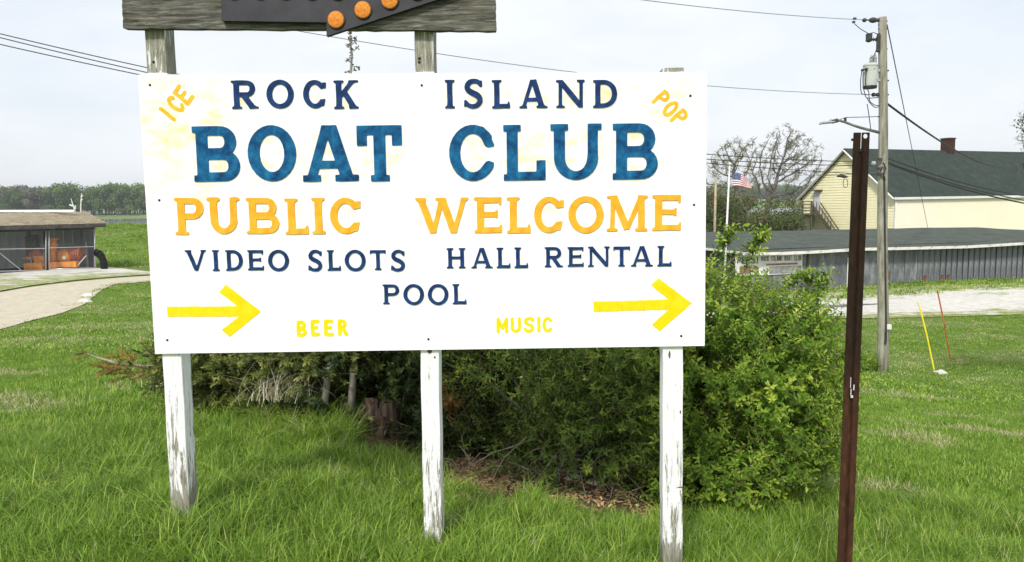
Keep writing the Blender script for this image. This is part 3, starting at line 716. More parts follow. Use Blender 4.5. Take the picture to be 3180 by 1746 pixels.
M_refl = noisy('orange lens', (.52, .15, .02), (.78, .31, .05), 90, .6, bump=.4, spec=.15)
M_refd = noisy('shaded orange lens', (.40, .08, .012), (.62, .17, .03), 60, .35, bump=.3)
bulbs = [(1442, 147), (1612, 85), (1783, 24), (1955, -36), (2110, -92)]
for k in range(4): bulbs.append((1955-170*k if k else 1955, -150-60*k))
top_row = [(790, -40), (955, -40), (1120, -40), (1285, -38), (1450, -36)]
for (x, y), rr in [(b, 53) for b in bulbs]+[(b, 52) for b in top_row]:
    c2 = b1(x, y); c = bw(c2[0], c2[1], .048); r = rr*.48137/725
    o = MB().lathe(c, [(r, 0), (r, .007), (r*.93, .012), (r*.6, .0145), (.002, .0155)], 28, axis=BN).build('reflector', M_refl, arrp, smooth=False, origin=c)
    MB().lathe(c, [(r+.003, 0), (r+.003, .005), (r+.0005, .0052)], 28, axis=BN).build('reflector_ring', mat('black ring', (.02, .015, .012), .5), arrp, origin=c)
for cr, x, y in ((C1, 243, 401), (C1, 1958, 378), (C1, 1957, 402)):
    p = on_plane(cr[0]+x*cr[2], cr[1]+y*cr[2], BO-BN*(TH+.002), BN); MB().lathe(p, [(.006, 0), (.006, .002), (.003, .003)], 8, axis=BN).build('nail_head', M_bolt, sign, origin=p)
# knots and dents on the posts, drawn as small flat dark discs on the faces
M_knot = noisy('dark knot', (.03, .025, .02), (.16, .13, .10), 90, .9)
for x, y, rx, rz in ((1334, 1092, .011, .010), (1350, 1110, .004, .006), (2079, 1102, .0045, .018), (2113, 1280, .003, .009), (2112, 1514, .014, .003), (640, 1100, .003, .004)):
    p = on_plane(x, y, BO-BN*(TH+.0005), BN); mb = MB(); n = 12
    mb.add([p]+[p+BX*rx*math.cos(2*math.pi*k/n)*(1+.2*math.sin(k*2.3))+np.array([0, 0, rz*math.sin(2*math.pi*k/n)]) for k in range(n)], [(0, 1+k, 1+(k+1) % n) for k in range(n)])
    mb.build('knot', M_knot, sign, origin=p)

# ------------------------------------------------------------------ rusty steel post
YS = 2.9
a, b = P(2675, 412, YS), P(2622, 1746, YS); d = (a-b)/np.linalg.norm(a-b); b = b-d*.75
root = thing('steel_post', b+d*.2, 'rusty dark brown steel signpost without a sign, right of the white board', 'post')
M_rust = mat('rusted steel', (.05, .03, .025), .8, .05, .2); t = NT(M_rust); v = t.coord((1, 1, .35)); n1 = t.noise(v, 45, 8, .75); n2 = t.noise(v, 9, 5, .6)
g = t.n('ShaderNodeNewGeometry'); sx = t.n('ShaderNodeSeparateXYZ'); t.l(g.outputs['Position'], sx.inputs[0])
low = t.math('MULTIPLY', t.math('SUBTRACT', 1.02, sx.outputs['Z']), 3.0, True)
c = t.ramp(n1, [(.3, (.010, .006, .004)), (.55, (.024, .013, .007)), (.75, (.046, .023, .012))])
c2 = t.ramp(n1, [(.3, (.028, .012, .007)), (.55, (.068, .028, .014)), (.75, (.14, .062, .034))])
c = t.mix(t.math('MULTIPLY', low, .85), c, c2); c = t.mix(t.ramp(n2, [(.58, 0.0), (.75, .5)]), c, (.06, .022, .010)); t.color(c); t.bump(n1, .5, .002)
side = np.array([1, 0, 0.])-d*d[0]; side /= np.linalg.norm(side); fr_ = np.cross(side, d); fr_ = fr_ if fr_[1] < 0 else -fr_
prof = [(-.031, 0), (-.031, .004), (-.009, .004), (-.004, -.008), (.004, -.008), (.009, .004), (.031, .004), (.031, 0), (.011, 0), (.005, -.012), (-.005, -.012), (-.011, 0)]
mb = MB(); n = 18; top2 = a-d*.0702
for k in range(n+1):
    c = b+(top2-b)*k/n
    for x, y in prof: mb.v.append(tuple(c+side*x+fr_*y))
m_ = len(prof)
for k in range(n):
    for q in range(m_): mb.f.append((k*m_+q, k*m_+(q+1) % m_, (k+1)*m_+(q+1) % m_, (k+1)*m_+q)); mb.m.append(0)
o = mb.build('shaft', M_rust, root, origin=b)
fix_normals(o)
# drilled head: two plates with a slot between and a round hole
def plate(x0, x1, hole=None, nm='drilled_plate'):
    w_, h_ = x1-x0, .07; dx = .0016; xs = np.arange(-.004, w_+.005, dx); ys = np.arange(-.004, h_+.005, dx); XA, YA = np.meshgrid(xs, ys)
    F = np.maximum(np.abs(XA-w_/2)-w_/2, np.abs(YA-h_/2)-h_/2)
    if hole: F = np.maximum(F, -(np.hypot(XA-hole[0], YA-hole[1])-hole[2]))
    o = extrude_loops([simplify(L, .0003) for L in contours(F, xs[0], ys[0], dx)], lambda x, y, z: tuple(a-d*.07+side*(x0+x)+d*y+fr_*z), 0, .004).build(nm, M_rust, root, origin=a); fix_normals(o)
plate(-.031, -.003); plate(.001, .031, (.014, .056, .009))
p = a+side*(-.033)-d*.027; MB().lathe(p, [(.005, -.004), (.005, .005)], 8, axis=tuple(side)).build('bolt', M_rust, root, origin=p)
M_chip = mat('bare chipped metal', (.75, .76, .8), .4, .3)
for px_, y0, y1, ww in ((2642, 1172, 1205, .0022), (2643, 1208, 1228, .003), (2652, 1195, 1212, .004), (2646, 1228, 1236, .009)):
    q0 = P(px_, y0, YS-.009); q1 = P(px_-1, y1, YS-.009); MB().beam(q0, q1, ww, .002).build('paint_chip', M_chip, root, origin=q0)
# ------------------------------------------------------------------ yellow clubhouse
def q8(x, y): return (2180+x/2.525, 640+y/2.525)
def q9(x, y): return (2500+x/3.0735, 300+y/3.0735)
def q7(x, y): return (2180+x/3.535, 360+y/3.535)
def q6(x, y): return (2180+x/2.525, y/2.525)
def qd(x, y): return (2560+x/3.533, 20+y/3.533)
M_yel = noisy('pale yellow siding', (.80, .75, .46), (.86, .81, .54), 1.5, .6, bump=.05, lo=.3, hi=.7)
M_cream = noisy('cream wall panels', (.92, .84, .64), (.94, .88, .70), .6, .6, bump=.04)
M_wtrim = noisy('white trim', (.70, .70, .68), (.82, .82, .80), 3, .5, bump=.05)
def shingle_mat(name, c1, c2, c3, sc=5, row=12):
    m = mat(name, c1, .92, 0, .15); t = NT(m); v = t.coord(); n = t.noise(v, sc, 8, .75); n2 = t.noise(t.coord((1, 1, 4)), row, 5, .7)
    t.color(t.mix(t.ramp(n2, [(.4, 0.0), (.7, .6)]), t.ramp(n, [(.3, c1), (.5, c2), (.72, c3)]), c1)); t.bump(n2, .6, .03); return m
M_hroof = shingle_mat('dark green shingles', (.026, .036, .031), (.042, .056, .048), (.066, .083, .07), 1.6, 5)
M_brick = noisy('red chimney brick', (.035, .014, .010), (.075, .027, .018), 5, .9)
M_dkwood = noisy('dark stair wood', (.05, .045, .03), (.13, .12, .08), 6, .9)
u_ = np.array([.915, .403, 0]); g_ = np.array([-.403, .915, 0])     # ridge direction, gable direction (away from the camera)
K = np.array([29.75, 66.0, 0]); HW = 5.1; EZ = 1.66; RZ = 5.85; BZ = -4.3; LEN = 46
house = thing('clubhouse', (K[0], K[1], BZ), 'long pale yellow gabled clubhouse with a dark green shingle roof, behind the low grey shed', 'building')
def hp(s, t_, z): p = K+u_*s+g_*t_; return np.array([p[0], p[1], z])
mb = MB(); mb.add([hp(0, -HW, BZ), hp(0, HW, BZ), hp(0, HW, EZ), hp(0, 0, RZ), hp(0, -HW, EZ), hp(LEN, -HW, BZ), hp(LEN, HW, BZ), hp(LEN, HW, EZ), hp(LEN, 0, RZ), hp(LEN, -HW, EZ)],
       [(0, 1, 2, 3, 4), (5, 9, 8, 7, 6), (1, 6, 7, 2), (0, 4, 9, 5)], 0)
w_ = mb.build('wall', [M_cream], house, origin=K); fix_normals(w_)
# clapboards of the gable as lapped boards, one mesh (finer than ten pixels)
mb = MB(); z = BZ+.05; st = .235
while z < RZ-.25:
    hw0 = HW if z+st < EZ else HW*(RZ-(z+st))/(RZ-EZ)+.0; hw0 = max(hw0-.02, .05); hwb = min(HW, HW*(RZ-z)/(RZ-EZ)) if z > EZ else HW
    o = -.045
    mb.add([hp(o, -hwb, z), hp(o, hwb, z), hp(-.008, hw0, z+st), hp(-.008, -hw0, z+st), hp(-.004, -hwb, z), hp(-.004, hwb, z)], [(0, 3, 2, 1), (0, 1, 5, 4)]); z += st
o = mb.build('siding', M_yel, house, origin=K); o['kind'] = 'stuff'
ov = .42; rt = .14; sl = (RZ-EZ)/HW
for sgn in (-1, 1):
    mb = MB(); e = HW+.16; ez = RZ-sl*e
    A = [hp(-ov, 0, RZ+.1), hp(-ov, sgn*e, ez+.1), hp(LEN, sgn*e, ez+.1), hp(LEN, 0, RZ+.1)]; B = [p-np.array([0, 0, rt]) for p in A]
    mb.add(A+B, [(0, 1, 2, 3), (7, 6, 5, 4), (0, 4, 5, 1), (1, 5, 6, 2), (2, 6, 7, 3)]); o = mb.build('roof_slope', M_hroof, house, origin=K); fix_normals(o)
    mb = MB(); mb.beam(hp(-ov-.03, 0, RZ-.06), hp(-ov-.03, sgn*e, ez-.06), .05, .30, up=tuple(-u_)); mb.build('rake_board', M_wtrim, house, origin=K)
    mb = MB(); mb.beam(hp(-ov, sgn*(e+.04), ez-.03), hp(LEN, sgn*(e+.04), ez-.03), .08, .20); mb.build('fascia', M_wtrim, house, origin=K)
mb = MB(); mb.beam(hp(-.06, -HW, BZ), hp(-.06, -HW, EZ-.1), .12, .12); mb.build('corner_trim', M_wtrim, house, origin=K)
c = hp(13, 0, RZ+.45); ch = MB().box(c, (.86, .86, 1.5), Matrix.Rotation(math.atan2(.403, .915), 3, 'Z')).build('chimney', M_brick, house, origin=c)
MB().box(c+np.array([0, 0, .76]), (.98, .98, .10), Matrix.Rotation(math.atan2(.403, .915), 3, 'Z')).build('chimney_cap', noisy('soot', (.04, .03, .03), (.08, .06, .05), 4), ch, origin=c+np.array([0, 0, .76]))
gn = -u_
def gp(uv, off=.08): return on_plane(uv[0], uv[1], K+gn*off, gn)
def slab(pts, n, th):
    n = np.asarray(n); A = [np.asarray(p) for p in pts]; B = [p-n*th for p in A]; k = len(A)
    mb = MB(); mb.add(A+B, [tuple(range(k)), tuple(range(2*k-1, k-1, -1))]+[(i, i+k, (i+1) % k+k, (i+1) % k) for i in range(k)]); return mb
dr = slab([gp(q7(1228, 818)), gp(q7(1298, 818)), gp(q7(1298, 1052)), gp(q7(1228, 1052))], gn, .06).build('door', noisy('grey white door', (.50, .52, .52), (.62, .64, .64), 3), house, origin=gp(q7(1260, 930))); fix_normals(dr)
mb = MB(); mb.beam(gp(q7(1224, 816), .3), gp(q7(1302, 816), .3), .5, .10); mb.build('door_hood', M_dkwood, house, origin=gp(q7(1260, 816)))
c = hp(19.5, -2.6, RZ-sl*2.6+.2); MB().tube([c-np.array([0, 0, .3]), c+np.array([0, 0, .35])], .10, 8).build('vent_pipe', M_dkwood, house, origin=c)
# outside stair
st_ = thing('outdoor_stair', gp(q7(1300, 1240), 1), 'dark timber staircase and landing against the yellow gable', 'stairs')
for off in (.35, 1.35):
    a = gp(q7(1205, 985), off); b = gp(q7(1410, 1250), off); MB().beam(a, b, .07, .30).build('stringer', M_dkwood, st_, origin=a)
    a = gp(q7(1300, 955), off); b = gp(q7(1500, 1250), off); MB().beam(a, b, .07, .09).build('handrail', M_dkwood, st_, origin=a)
n = 13
for k in range(n):
    s = (k+.5)/n; x = 1205+(1410-1205)*s; y = 985+(1250-985)*s
    a = gp(q7(x, y-8), .35); b = gp(q7(x, y-8), 1.35); MB().beam(a, b, .34, .05).build('tread', M_dkwood, st_, origin=a)
    for off in (.35, 1.35):
        if k % 2 == 0:
            a = gp(q7(x+12, y-5), off); b = gp(q7(x+14, y-95), off); MB().beam(a, b, .05, .05).build('baluster', M_dkwood, st_, origin=a)
a0 = gp(q7(1105, 1070), .1); b0 = gp(q7(1215, 1070), .1); c0 = gp(q7(1215, 1070), 1.6); d0 = gp(q7(1105, 1070), 1.6)
slab([a0, b0, c0, d0], (0, 0, 1), .18).build('landing', M_dkwood, st_, origin=a0)
for x in (1105, 1205):
    for off in (.2, 1.5):
        a = gp(q7(x, 940), off); b = a.copy(); b[2] = -4.2; MB().beam(a, b, .14, .14).build('stair_post', M_dkwood, st_, origin=b)
for y in (940, 975, 1010, 1040):
    MB().beam(gp(q7(1105, y), 1.5), gp(q7(1210, y), 1.5), .05, .08).build('rail', M_dkwood, st_, origin=gp(q7(1150, y), 1.5))

# ------------------------------------------------------------------ low grey shed
A_ = P(2299, 779, 40.5); B_ = P(3560, 742, 47.5); EV = A_[2]
f_ = B_-A_; f_[2] = 0; Lf = np.linalg.norm(f_); f_ /= Lf; bk = np.array([-f_[1], f_[0], 0])
shed = thing('boat_storage_shed', (A_[0], A_[1], -3.6), 'long low grey metal shed with a sagging dark shingle roof beside the gravel lane', 'shed')
M_shw = mat('weathered grey metal wall', (.3, .33, .37), .6, .1, .4); t = NT(M_shw); v = t.coord((1, 1, .25)); n = t.noise(v, 2.2, 8, .75); n2 = t.noise(v, 9, 7, .8)
g = t.n('ShaderNodeNewGeometry'); sx = t.n('ShaderNodeSeparateXYZ'); t.l(g.outputs['Position'], sx.inputs[0])
c = t.ramp(n, [(.3, (.085, .09, .10)), (.5, (.18, .19, .205)), (.7, (.38, .39, .41))]); c = t.mix(t.ramp(n2, [(.35, .6), (.5, 0.0)]), c, (.10, .105, .12))
lowf = t.math('MULTIPLY', t.math('SUBTRACT', -3.0, sx.outputs['Z']), 2.6, True); c = t.mix(t.math('MULTIPLY', lowf, t.ramp(n2, [(.58, 0.0), (.66, .8)])), c, (.16, .07, .035)); t.color(c); t.bump(n2, .3, .01)
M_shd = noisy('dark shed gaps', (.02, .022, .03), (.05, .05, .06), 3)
M_rpanel = noisy('rusted panel', (.10, .04, .025), (.22, .10, .06), 3, .9)
def fp(s, z=None, off=0.0):
    p = A_+f_*s-bk*off; return np.array([p[0], p[1], gz1(p[0], p[1])-.15 if z is None else z])
sag = lambda s: -.05*math.sin(s*.55)-.06*math.exp(-((s-10.2)/1.6)**2)
# recessed dark backing, then each panel
mb = MB(); ss = np.linspace(0, Lf, 40)
for s0, s1 in zip(ss, ss[1:]): mb.add([fp(s0, None, -.06), fp(s1, None, -.06), fp(s1, EV+.05, -.06), fp(s0, EV+.05, -.06)], [(0, 1, 2, 3)])
back = bk*21; D_ = A_+back; C_ = B_+back
mb.add([A_, D_, np.array([D_[0], D_[1], -4.2]), np.array([A_[0], A_[1], -4.2])], [(0, 1, 2, 3)])
o = mb.build('wall_backing', M_shd, shed, origin=A_)
s = 0.0; k = 0
def on_front(u):
    p = on_plane(u, 800, A_, bk); return float((p-A_)@f_)
seams = [0.02, on_front(2400), on_front(2490), on_front(2508), on_front(2640), on_front(2752), on_front(2775), on_front(2810), on_front(2850)]
s0 = on_front(2850); stp = .405
while seams[-1] < Lf-.5: seams.append(seams[-1]+stp)
for k, (s0, s1) in enumerate(zip(seams, seams[1:])):
    gap = .035 if s1 < on_front(2930) else .075
    j = random.uniform(-.012, .012); zt = EV-.03
    a, b = fp(s0+gap/2, None, j), fp(s1-gap/2, None, j); zb = min(a[2], b[2])
    mm = [M_rpanel] if k in (6,) else [M_shw]
    mb = MB(); top = lambda p: np.array([p[0], p[1], zt]); dd = bk*.03
    ww = s1-s0
    mb.add([a, b, top(b), top(a), a+dd, b+dd, top(b)+dd, top(a)+dd], [(0, 1, 2, 3), (1, 5, 6, 2), (4, 0, 3, 7), (5, 4, 7, 6)]); o = mb.build('wall_panel', M_shw, shed, origin=a)
    if k in (5, 9, 12, 13): # rusted patches screwed on at the foot
        h0 = .55 if k != 5 else .9; q0, q1 = fp(s0+gap, None, .012+abs(j)), fp(min(s0+.28, s1-gap), None, .012+abs(j)); mb = MB()
        mb.add([q0, q1, np.array([q1[0], q1[1], q0[2]+h0]), np.array([q0[0], q0[1], q0[2]+h0])], [(0, 1, 2, 3)]); slab([mb.v[0], mb.v[1], mb.v[2], mb.v[3]], -bk, .008).build('rust_patch', M_rpanel, shed, origin=q0)
# roof
M_sroof = shingle_mat('dark grey roll roofing', (.050, .062, .052), (.085, .10, .085), (.135, .15, .13), 1.2, 9)
R1 = P(2130, 722, 51.2); R2 = P(3030, 706.5, 52.0); ohf = .72
r1, r2 = R1, R2
NE = 36; E_ = [];
for k in range(NE+1):
    s = -0.3+(Lf+.3)*k/NE; p = fp(s, EV+sag(s), ohf); E_.append(p)
Rg = [r1+(r2-r1)*min(1, max(0, (k/NE-.0)/.74)) for k in range(NE+1)]
Rg = []
for k in range(NE+1):
    t_ = min(1, max(0, ((k/NE)*(Lf+.3)-1.0)/21.0)); Rg.append(r1+(r2-r1)*t_+np.array([0, 0, .01*math.sin(k)]))
mb = MB(); rows = 8
for j in range(rows+1):
    for k in range(NE+1): mb.v.append(tuple(E_[k]*(1-j/rows)+Rg[k]*(j/rows)+np.array([0, 0, .012*math.sin(k*1.3+j*2)*(0 < j < rows)])))
for j in range(rows):
    for k in range(NE): a = j*(NE+1)+k; mb.f.append((a, a+1, a+NE+2, a+NE+1)); mb.m.append(0)
bkE = [np.array([*(E_[k]+bk*21.5)[:2], EV]) for k in range(NE+1)]; n0 = len(mb.v)
for k in range(NE+1): mb.v.append(tuple(bkE[k]))
for k in range(NE): mb.f.append((rows*(NE+1)+k, rows*(NE+1)+k+1, n0+k+1, n0+k)); mb.m.append(0)
mb.f.append((0, rows*(NE+1), n0)); mb.m.append(0)
mb.f.append((NE, n0+NE, rows*(NE+1)+NE)); mb.m.append(0)
o = mb.build('roof', M_sroof, shed, origin=A_); fix_normals(o); sm = o.modifiers.new('solid', 'SOLIDIFY'); sm.thickness = .06; sm.offset = -1
M_fas = noisy('peeling white fascia', (.30, .29, .26), (.72, .70, .66), 3, .8, stretch=(1, 1, 3), lo=.3, hi=.5)
for k in range(NE):
    a, b = E_[k].copy(), E_[k+1].copy(); a[2] -= .12; b[2] -= .12
    if k % 3 == 0: st0 = a
    if k % 3 == 2 or k == NE-1: MB().beam(st0-bk*.02, b-bk*.02, .035, .16).build('fascia_board', M_fas, shed, origin=st0)
a = E_[0]-np.array([0, 0, .08]); b = bkE[0]-np.array([0, 0, .08]); MB().beam(a, b, .035, .14).build('fascia_board', M_fas, shed, origin=a)
# soffit board so that the eave is closed
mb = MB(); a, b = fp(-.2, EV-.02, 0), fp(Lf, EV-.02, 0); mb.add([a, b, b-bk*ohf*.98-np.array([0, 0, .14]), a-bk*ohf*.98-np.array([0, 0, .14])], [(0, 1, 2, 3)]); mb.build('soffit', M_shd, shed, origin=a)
for px_, ww in ((2507, .10), (2632, .07)):
    s = on_front(px_); a = fp(s, None, .05); b = np.array([a[0], a[1], EV-.1-(0 if px_ < 2600 else .5)]); MB().beam(a, b, ww, .06).build('upright', M_dkwood if px_ < 2600 else M_wtrim, shed, origin=a)

# banner on the shed
M_ban = mat('faded banner', (.66, .65, .62), .7, 0, .2); t = NT(M_ban); v = t.coord(); n = t.noise(v, 3, 7, .7); t.color(t.ramp(n, [(.3, (.58, .57, .55)), (.45, (.78, .77, .75)), (.7, (.86, .86, .85))]))
banner = thing('shed_banner', fp(on_front(2390), EV-.5, .08), 'faded white banner with red and grey blocks on the grey shed wall', 'banner')
qb = lambda x, y: (2200+x/7.156, 760+y/7.156)
BOo = A_-bk*.06
def bap(uv, d=0): return on_plane(uv[0], uv[1], BOo-bk*d, bk)
sh_ = slab([bap(qb(600, 250)), bap(qb(2095, 210)), bap(qb(2080, 640)), bap(qb(1380, 670)), bap(qb(600, 705))], -bk, .02).build('banner_sheet', M_ban, banner, origin=bap(qb(1400, 450))); fix_normals(sh_)
BC0 = bap(qb(1400, 450)); fh = f_
def bfr(x, z, d): return BC0+fh*x+np.array([0, 0, z])-bk*(.012+d)
def bxy(x, y): p = bap(qb(x, y))-BC0; return float(p@fh), float(p[2])
M_bk = noisy('faded black print', (.02, .03, .03), (.09, .10, .10), 8, .7); M_rd = noisy('faded red print', (.20, .09, .065), (.38, .24, .19), 5, .8); M_gyp = noisy('faded grey print', (.16, .16, .17), (.34, .34, .34), 5, .8, hi=.6); M_wh = mat('white print', (.75, .75, .75))
def btext(txt, x0, x1, y0, y1, ts, mt, slant=0.0, y0b=None):
    n = len(txt); ts = min(ts, .62*(x1-x0)/(n*1.2)/(y1-y0)*.5)
    wch = (x1-x0)/(n+ .2*(n-1)); x = x0
    for i, ch in enumerate(txt):
        if ch != ' ':
            ss_ = (x-x0)/(x1-x0); dy = (y0b-y0)*ss_ if y0b is not None else 0
            a = bxy(x, (y0+y1)/2+dy); b = bxy(x+wch, (y0+y1)/2+dy); t0 = bxy(x, y0); t1 = bxy(x, y1)
            put_letter(ch, 'sans', mt, (a[0]+b[0])/2, a[1], (b[0]-a[0])*(1 if ch != 'I' else .35), t0[1]-t1[1], (t0[1]-t1[1])*ts, slant, z1=.004, name='printed_letter', holder=sh_, frame=bfr)
        x += wch*1.2
btext('PEPSI', 640, 1130, 272, 425, .26, M_bk, -.12)
btext('ROCK ISLAND BOAT CLUB', 1175, 2065, 258, 368, .30, M_bk, .03, 240)
def bpatch(pts, mt, nm, d=0.0):
    L = np.array([bxy(x, y) for x, y in pts]); o = extrude_loops([L], lambda x, y, z: tuple(bfr(x, z*0+y, z)), 0+d, .003+d).build(nm, mt, sh_, origin=bfr(*L.mean(0), 0)); fix_normals(o)
bpatch([(1280, 425), (1975, 400), (1975, 440), (1280, 465)], M_rd, 'printed_bar')
bpatch([(690, 490), (970, 478), (925, 640), (690, 650)], M_rd, 'printed_block')
bpatch([(1345, 490), (2072, 460), (2065, 630), (1345, 650)], M_gyp, 'printed_block')
cx, cy = 1047, 558
bpatch([(cx+78*math.cos(a), cy+82*math.sin(a)) for a in np.linspace(math.pi*1.02, math.pi*1.98, 14)]+[(cx+75, cy-22), (cx-75, cy-22)], M_rd, 'printed_emblem')
bpatch([(cx-75, cy+22), (cx+75, cy+14)]+[(cx+78*math.cos(a), cy+82*math.sin(a)) for a in np.linspace(math.pi*.04, math.pi*.96, 14)], M_bk, 'printed_emblem')
for x0, y0, x1, y1 in ((1180, 620, 1225, 535), (1240, 625, 1260, 545), (1260, 545, 1225, 575), (1290, 620, 1320, 525)):
    a = bxy(x0, y0); b = bxy(x1, y1); MB().beam(bfr(*a, .004), bfr(*b, .004), .06, .006).build('brush_mark', M_bk, sh_, origin=bfr(*a, 0))

# ------------------------------------------------------------------ utility pole, transformer, street lamp
YP = 19.0
M_pole = mat('weathered pole', (.3, .28, .22), .88, 0, .2); t = NT(M_pole); v = t.coord((1, 1, .12)); n1 = t.noise(v, 14, 8, .75); n2 = t.noise(t.coord((1, 1, .5)), 3, 6, .7)
c = t.ramp(n1, [(.3, (.10, .09, .065)), (.5, (.27, .26, .20)), (.7, (.45, .44, .38))]); c = t.mix(t.ramp(n2, [(.5, 0.0), (.7, .45)]), c, (.50, .50, .47)); t.color(c); t.bump(n1, .7, .01)
M_steel = noisy('galvanised steel', (.28, .29, .28), (.46, .47, .46), 6, .45, metal=.4); M_dark = noisy('dark fittings', (.02, .02, .02), (.06, .06, .06), 9, .6); M_porc = mat('grey porcelain', (.35, .36, .38), .3); M_wire = mat('cable', (.035, .035, .035), .7)
pt_, pb_ = P(2742, 54, YP), P(2741, 1155, YP); pb_[2] = gz1(pb_[0], pb_[1])
pole = thing('utility_pole', pb_, 'weathered grey wooden utility pole rising from the lawn left of the coloured stakes', 'utility pole')
n = 16; mb = MB(); mb.tube([pb_+(pt_-pb_)*k/n+np.array([.012*math.sin(k*.7), 0, -0.3 if k == 0 else 0]) for k in range(n+1)], [.142-(.142-.096)*k/n for k in range(n+1)], 14); mb.build('shaft', M_pole, pole, smooth=True, origin=pb_)
def pp(uv, dy=0.0): p = P(uv[0], uv[1], YP+dy); return p
xc = lambda v: 2741
for y in (163, 205, 247, 470, 705, 815, 970, 1210): # through bolts
    a = pp(qd(600, y)); a2 = pp(qd(697, y)); MB().beam(pp(qd(592, y)), pp(qd(706 if y in (705, 815, 970) else 690, y)), .035, .035).build('through_bolt', M_dark, pole, origin=a)
mb = MB(); mb.tube([pp(q9(700+40, 635), -.18), pp(q9(755, 645), -.2), pp(q9(770, 690), -.2), pp(q9(745, 735), -.2), pp(q9(765, 800), -.17)], .02, 6); mb.build('cable_loop', M_wire, pole, origin=pp(q9(750, 640)))
a = pp(q9(757, 760), -.155); b = pp((2752.5, 1060), -.16); mb = MB(); mb.tube([a, (a+b)/2, b], .022, 7); mb.build('conduit', M_wire, pole, origin=b)
c = pp((2758, 1015), -.1); MB().box(c, (.13, .12, .13)).build('junction_box', mat('white box', (.7, .7, .68)), pole, origin=c, bevel=.006)
c = pp((2750, 1050), -.16); MB().box(c, (.045, .03, .32)).build('ground_clip', M_dark, pole, origin=c)
c = pp(q9(655, 640), -.1); MB().lathe(c, [(.03, -.05), (.06, -.03), (.06, .03), (.03, .05)], 10, axis=(1, 0, .0)).build('spool_insulator', M_porc, pole, origin=c)
for k, y in enumerate((600, 690, 745)): c = pp(q9(712, y), -.12); MB().box(c, (.10, .06, .07)).build('cable_clamp', M_dark, pole, origin=c)
# transformer
tc_ = pp(qd(503, 770), -.05); H_ = 215/3.533/2297*YP; Rr = 72/3.533/2297*YP
tr = thing('pole_transformer', tc_-np.array([0, 0, H_/2]), 'grey cylindrical transformer can bolted to the left of the utility pole', 'transformer')
M_tank = noisy('pale grey tank paint', (.42, .45, .42), (.54, .57, .53), 4, .4, bump=.05)
MB().lathe(tc_-np.array([0, 0, H_/2]), [(Rr*.9, 0), (Rr*.98, .02), (Rr, H_*.5), (Rr, H_)], 24).build('tank', M_tank, tr, smooth=False, origin=tc_)
MB().lathe(tc_+np.array([0, 0, H_/2]), [(Rr*1.06, 0), (Rr*1.06, .03), (Rr*.9, .06), (.03, .085)], 24).build('lid', M_tank, tr, origin=tc_+np.array([0, 0, H_/2]))
MB().lathe(tc_-np.array([0, 0, H_/2+.015]), [(Rr*.92, -.03), (Rr*.99, .0), (Rr*1.0, .03)], 24).build('base_ring', M_dark, tr, origin=tc_-np.array([0, 0, H_/2]))
for x, hgt in ((515, 1.0), (552, 1.15)):
    c = pp(qd(x, 650), -.05); mb = MB(); pr = []
    for k in range(5): pr += [(.055, k*.045), (.038, k*.045+.03)]
    pr.append((.012, .26*hgt)); mb.lathe(c, pr, 12); mb.build('bushing', M_porc, tr, origin=c)
for x, y in ((418, 700), (458, 690), (540, 690)): c = pp(qd(x, y), -.05-Rr*.8); MB().lathe(c, [(.02, -.08), (.035, -.04), (.035, .02), (.01, .03)], 8, axis=(-.6, -.6, -.2)).build('terminal', M_dark, tr, origin=c)
for y in (706, 812): MB().beam(pp(qd(575, y)), pp(qd(608, y)), .10, .06).build('bracket', M_steel, tr, origin=pp(qd(590, y)))
def wires_on(lst, rad, parent, nm='lead_wire'):
    for pts in lst:
        P3 = [pp(qd(*p), -.18) for p in pts]
        Q = []
        for i in range(len(P3)-1):
            p0, p1, p2, p3 = P3[max(i-1, 0)], P3[i], P3[i+1], P3[min(i+2, len(P3)-1)]
            for s in np.linspace(0, 1, 5)[:-1]: Q.append(.5*((2*p1)+(-p0+p2)*s+(2*p0-5*p1+4*p2-p3)*s*s+(-p0+3*p1-3*p2+p3)*s**3))
        Q.append(P3[-1]); MB().tube(Q, rad, 5).build(nm, M_wire, parent, origin=P3[0])
wires_on([[(412, 700), (398, 820), (402, 930), (425, 965), (490, 970)], [(425, 720), (425, 860), (445, 960), (468, 1005), (560, 1003), (600, 1000)], [(460, 700), (455, 870), (488, 940), (495, 1030), (545, 1080), (605, 1090)],
          [(468, 1005), (500, 1060), (555, 1108), (602, 1100)], [(512, 560), (540, 545), (580, 455)], [(470, 1070), (490, 1200), (510, 1350)]], .011, tr)
# cut-out fuse and arrester
fz = thing('fuse_cutout', pp(qd(540, 360)), 'small dark fuse cut-out and insulators near the top of the utility pole', 'fuse')
MB().beam(pp(qd(478, 345)), pp(qd(500, 345)), .05, .22).build('fuse_body', M_dark, fz, origin=pp(qd(490, 345)))
MB().box(pp(qd(490, 343)), (.14, .10, .20)).build('fuse_holder', M_dark, fz, origin=pp(qd(490, 343)), bevel=.02)
mb = MB(); mb.tube([pp(qd(495, 362)), pp(qd(600, 368))], .022, 8)
for x in (515, 540, 565): mb.lathe(pp(qd(x, 364)), [(.02, -.02), (.05, 0), (.02, .02)], 10, axis=(1, 0, 0))
mb.build('insulator', M_dark, fz, origin=pp(qd(540, 362)))
MB().box(pp(qd(592, 410), -.05), (.09, .09, .42)).build('arrester', M_dark, fz, origin=pp(qd(592, 410)), bevel=.03)
MB().box(pp(qd(594, 335), -.05), (.06, .06, .16)).build('clamp', M_dark, fz, origin=pp(qd(592, 335)))
wires_on([[(330, 190), (400, 250), (490, 305), (490, 340)], [(490, 305), (540, 288), (590, 310)]], .010, fz)
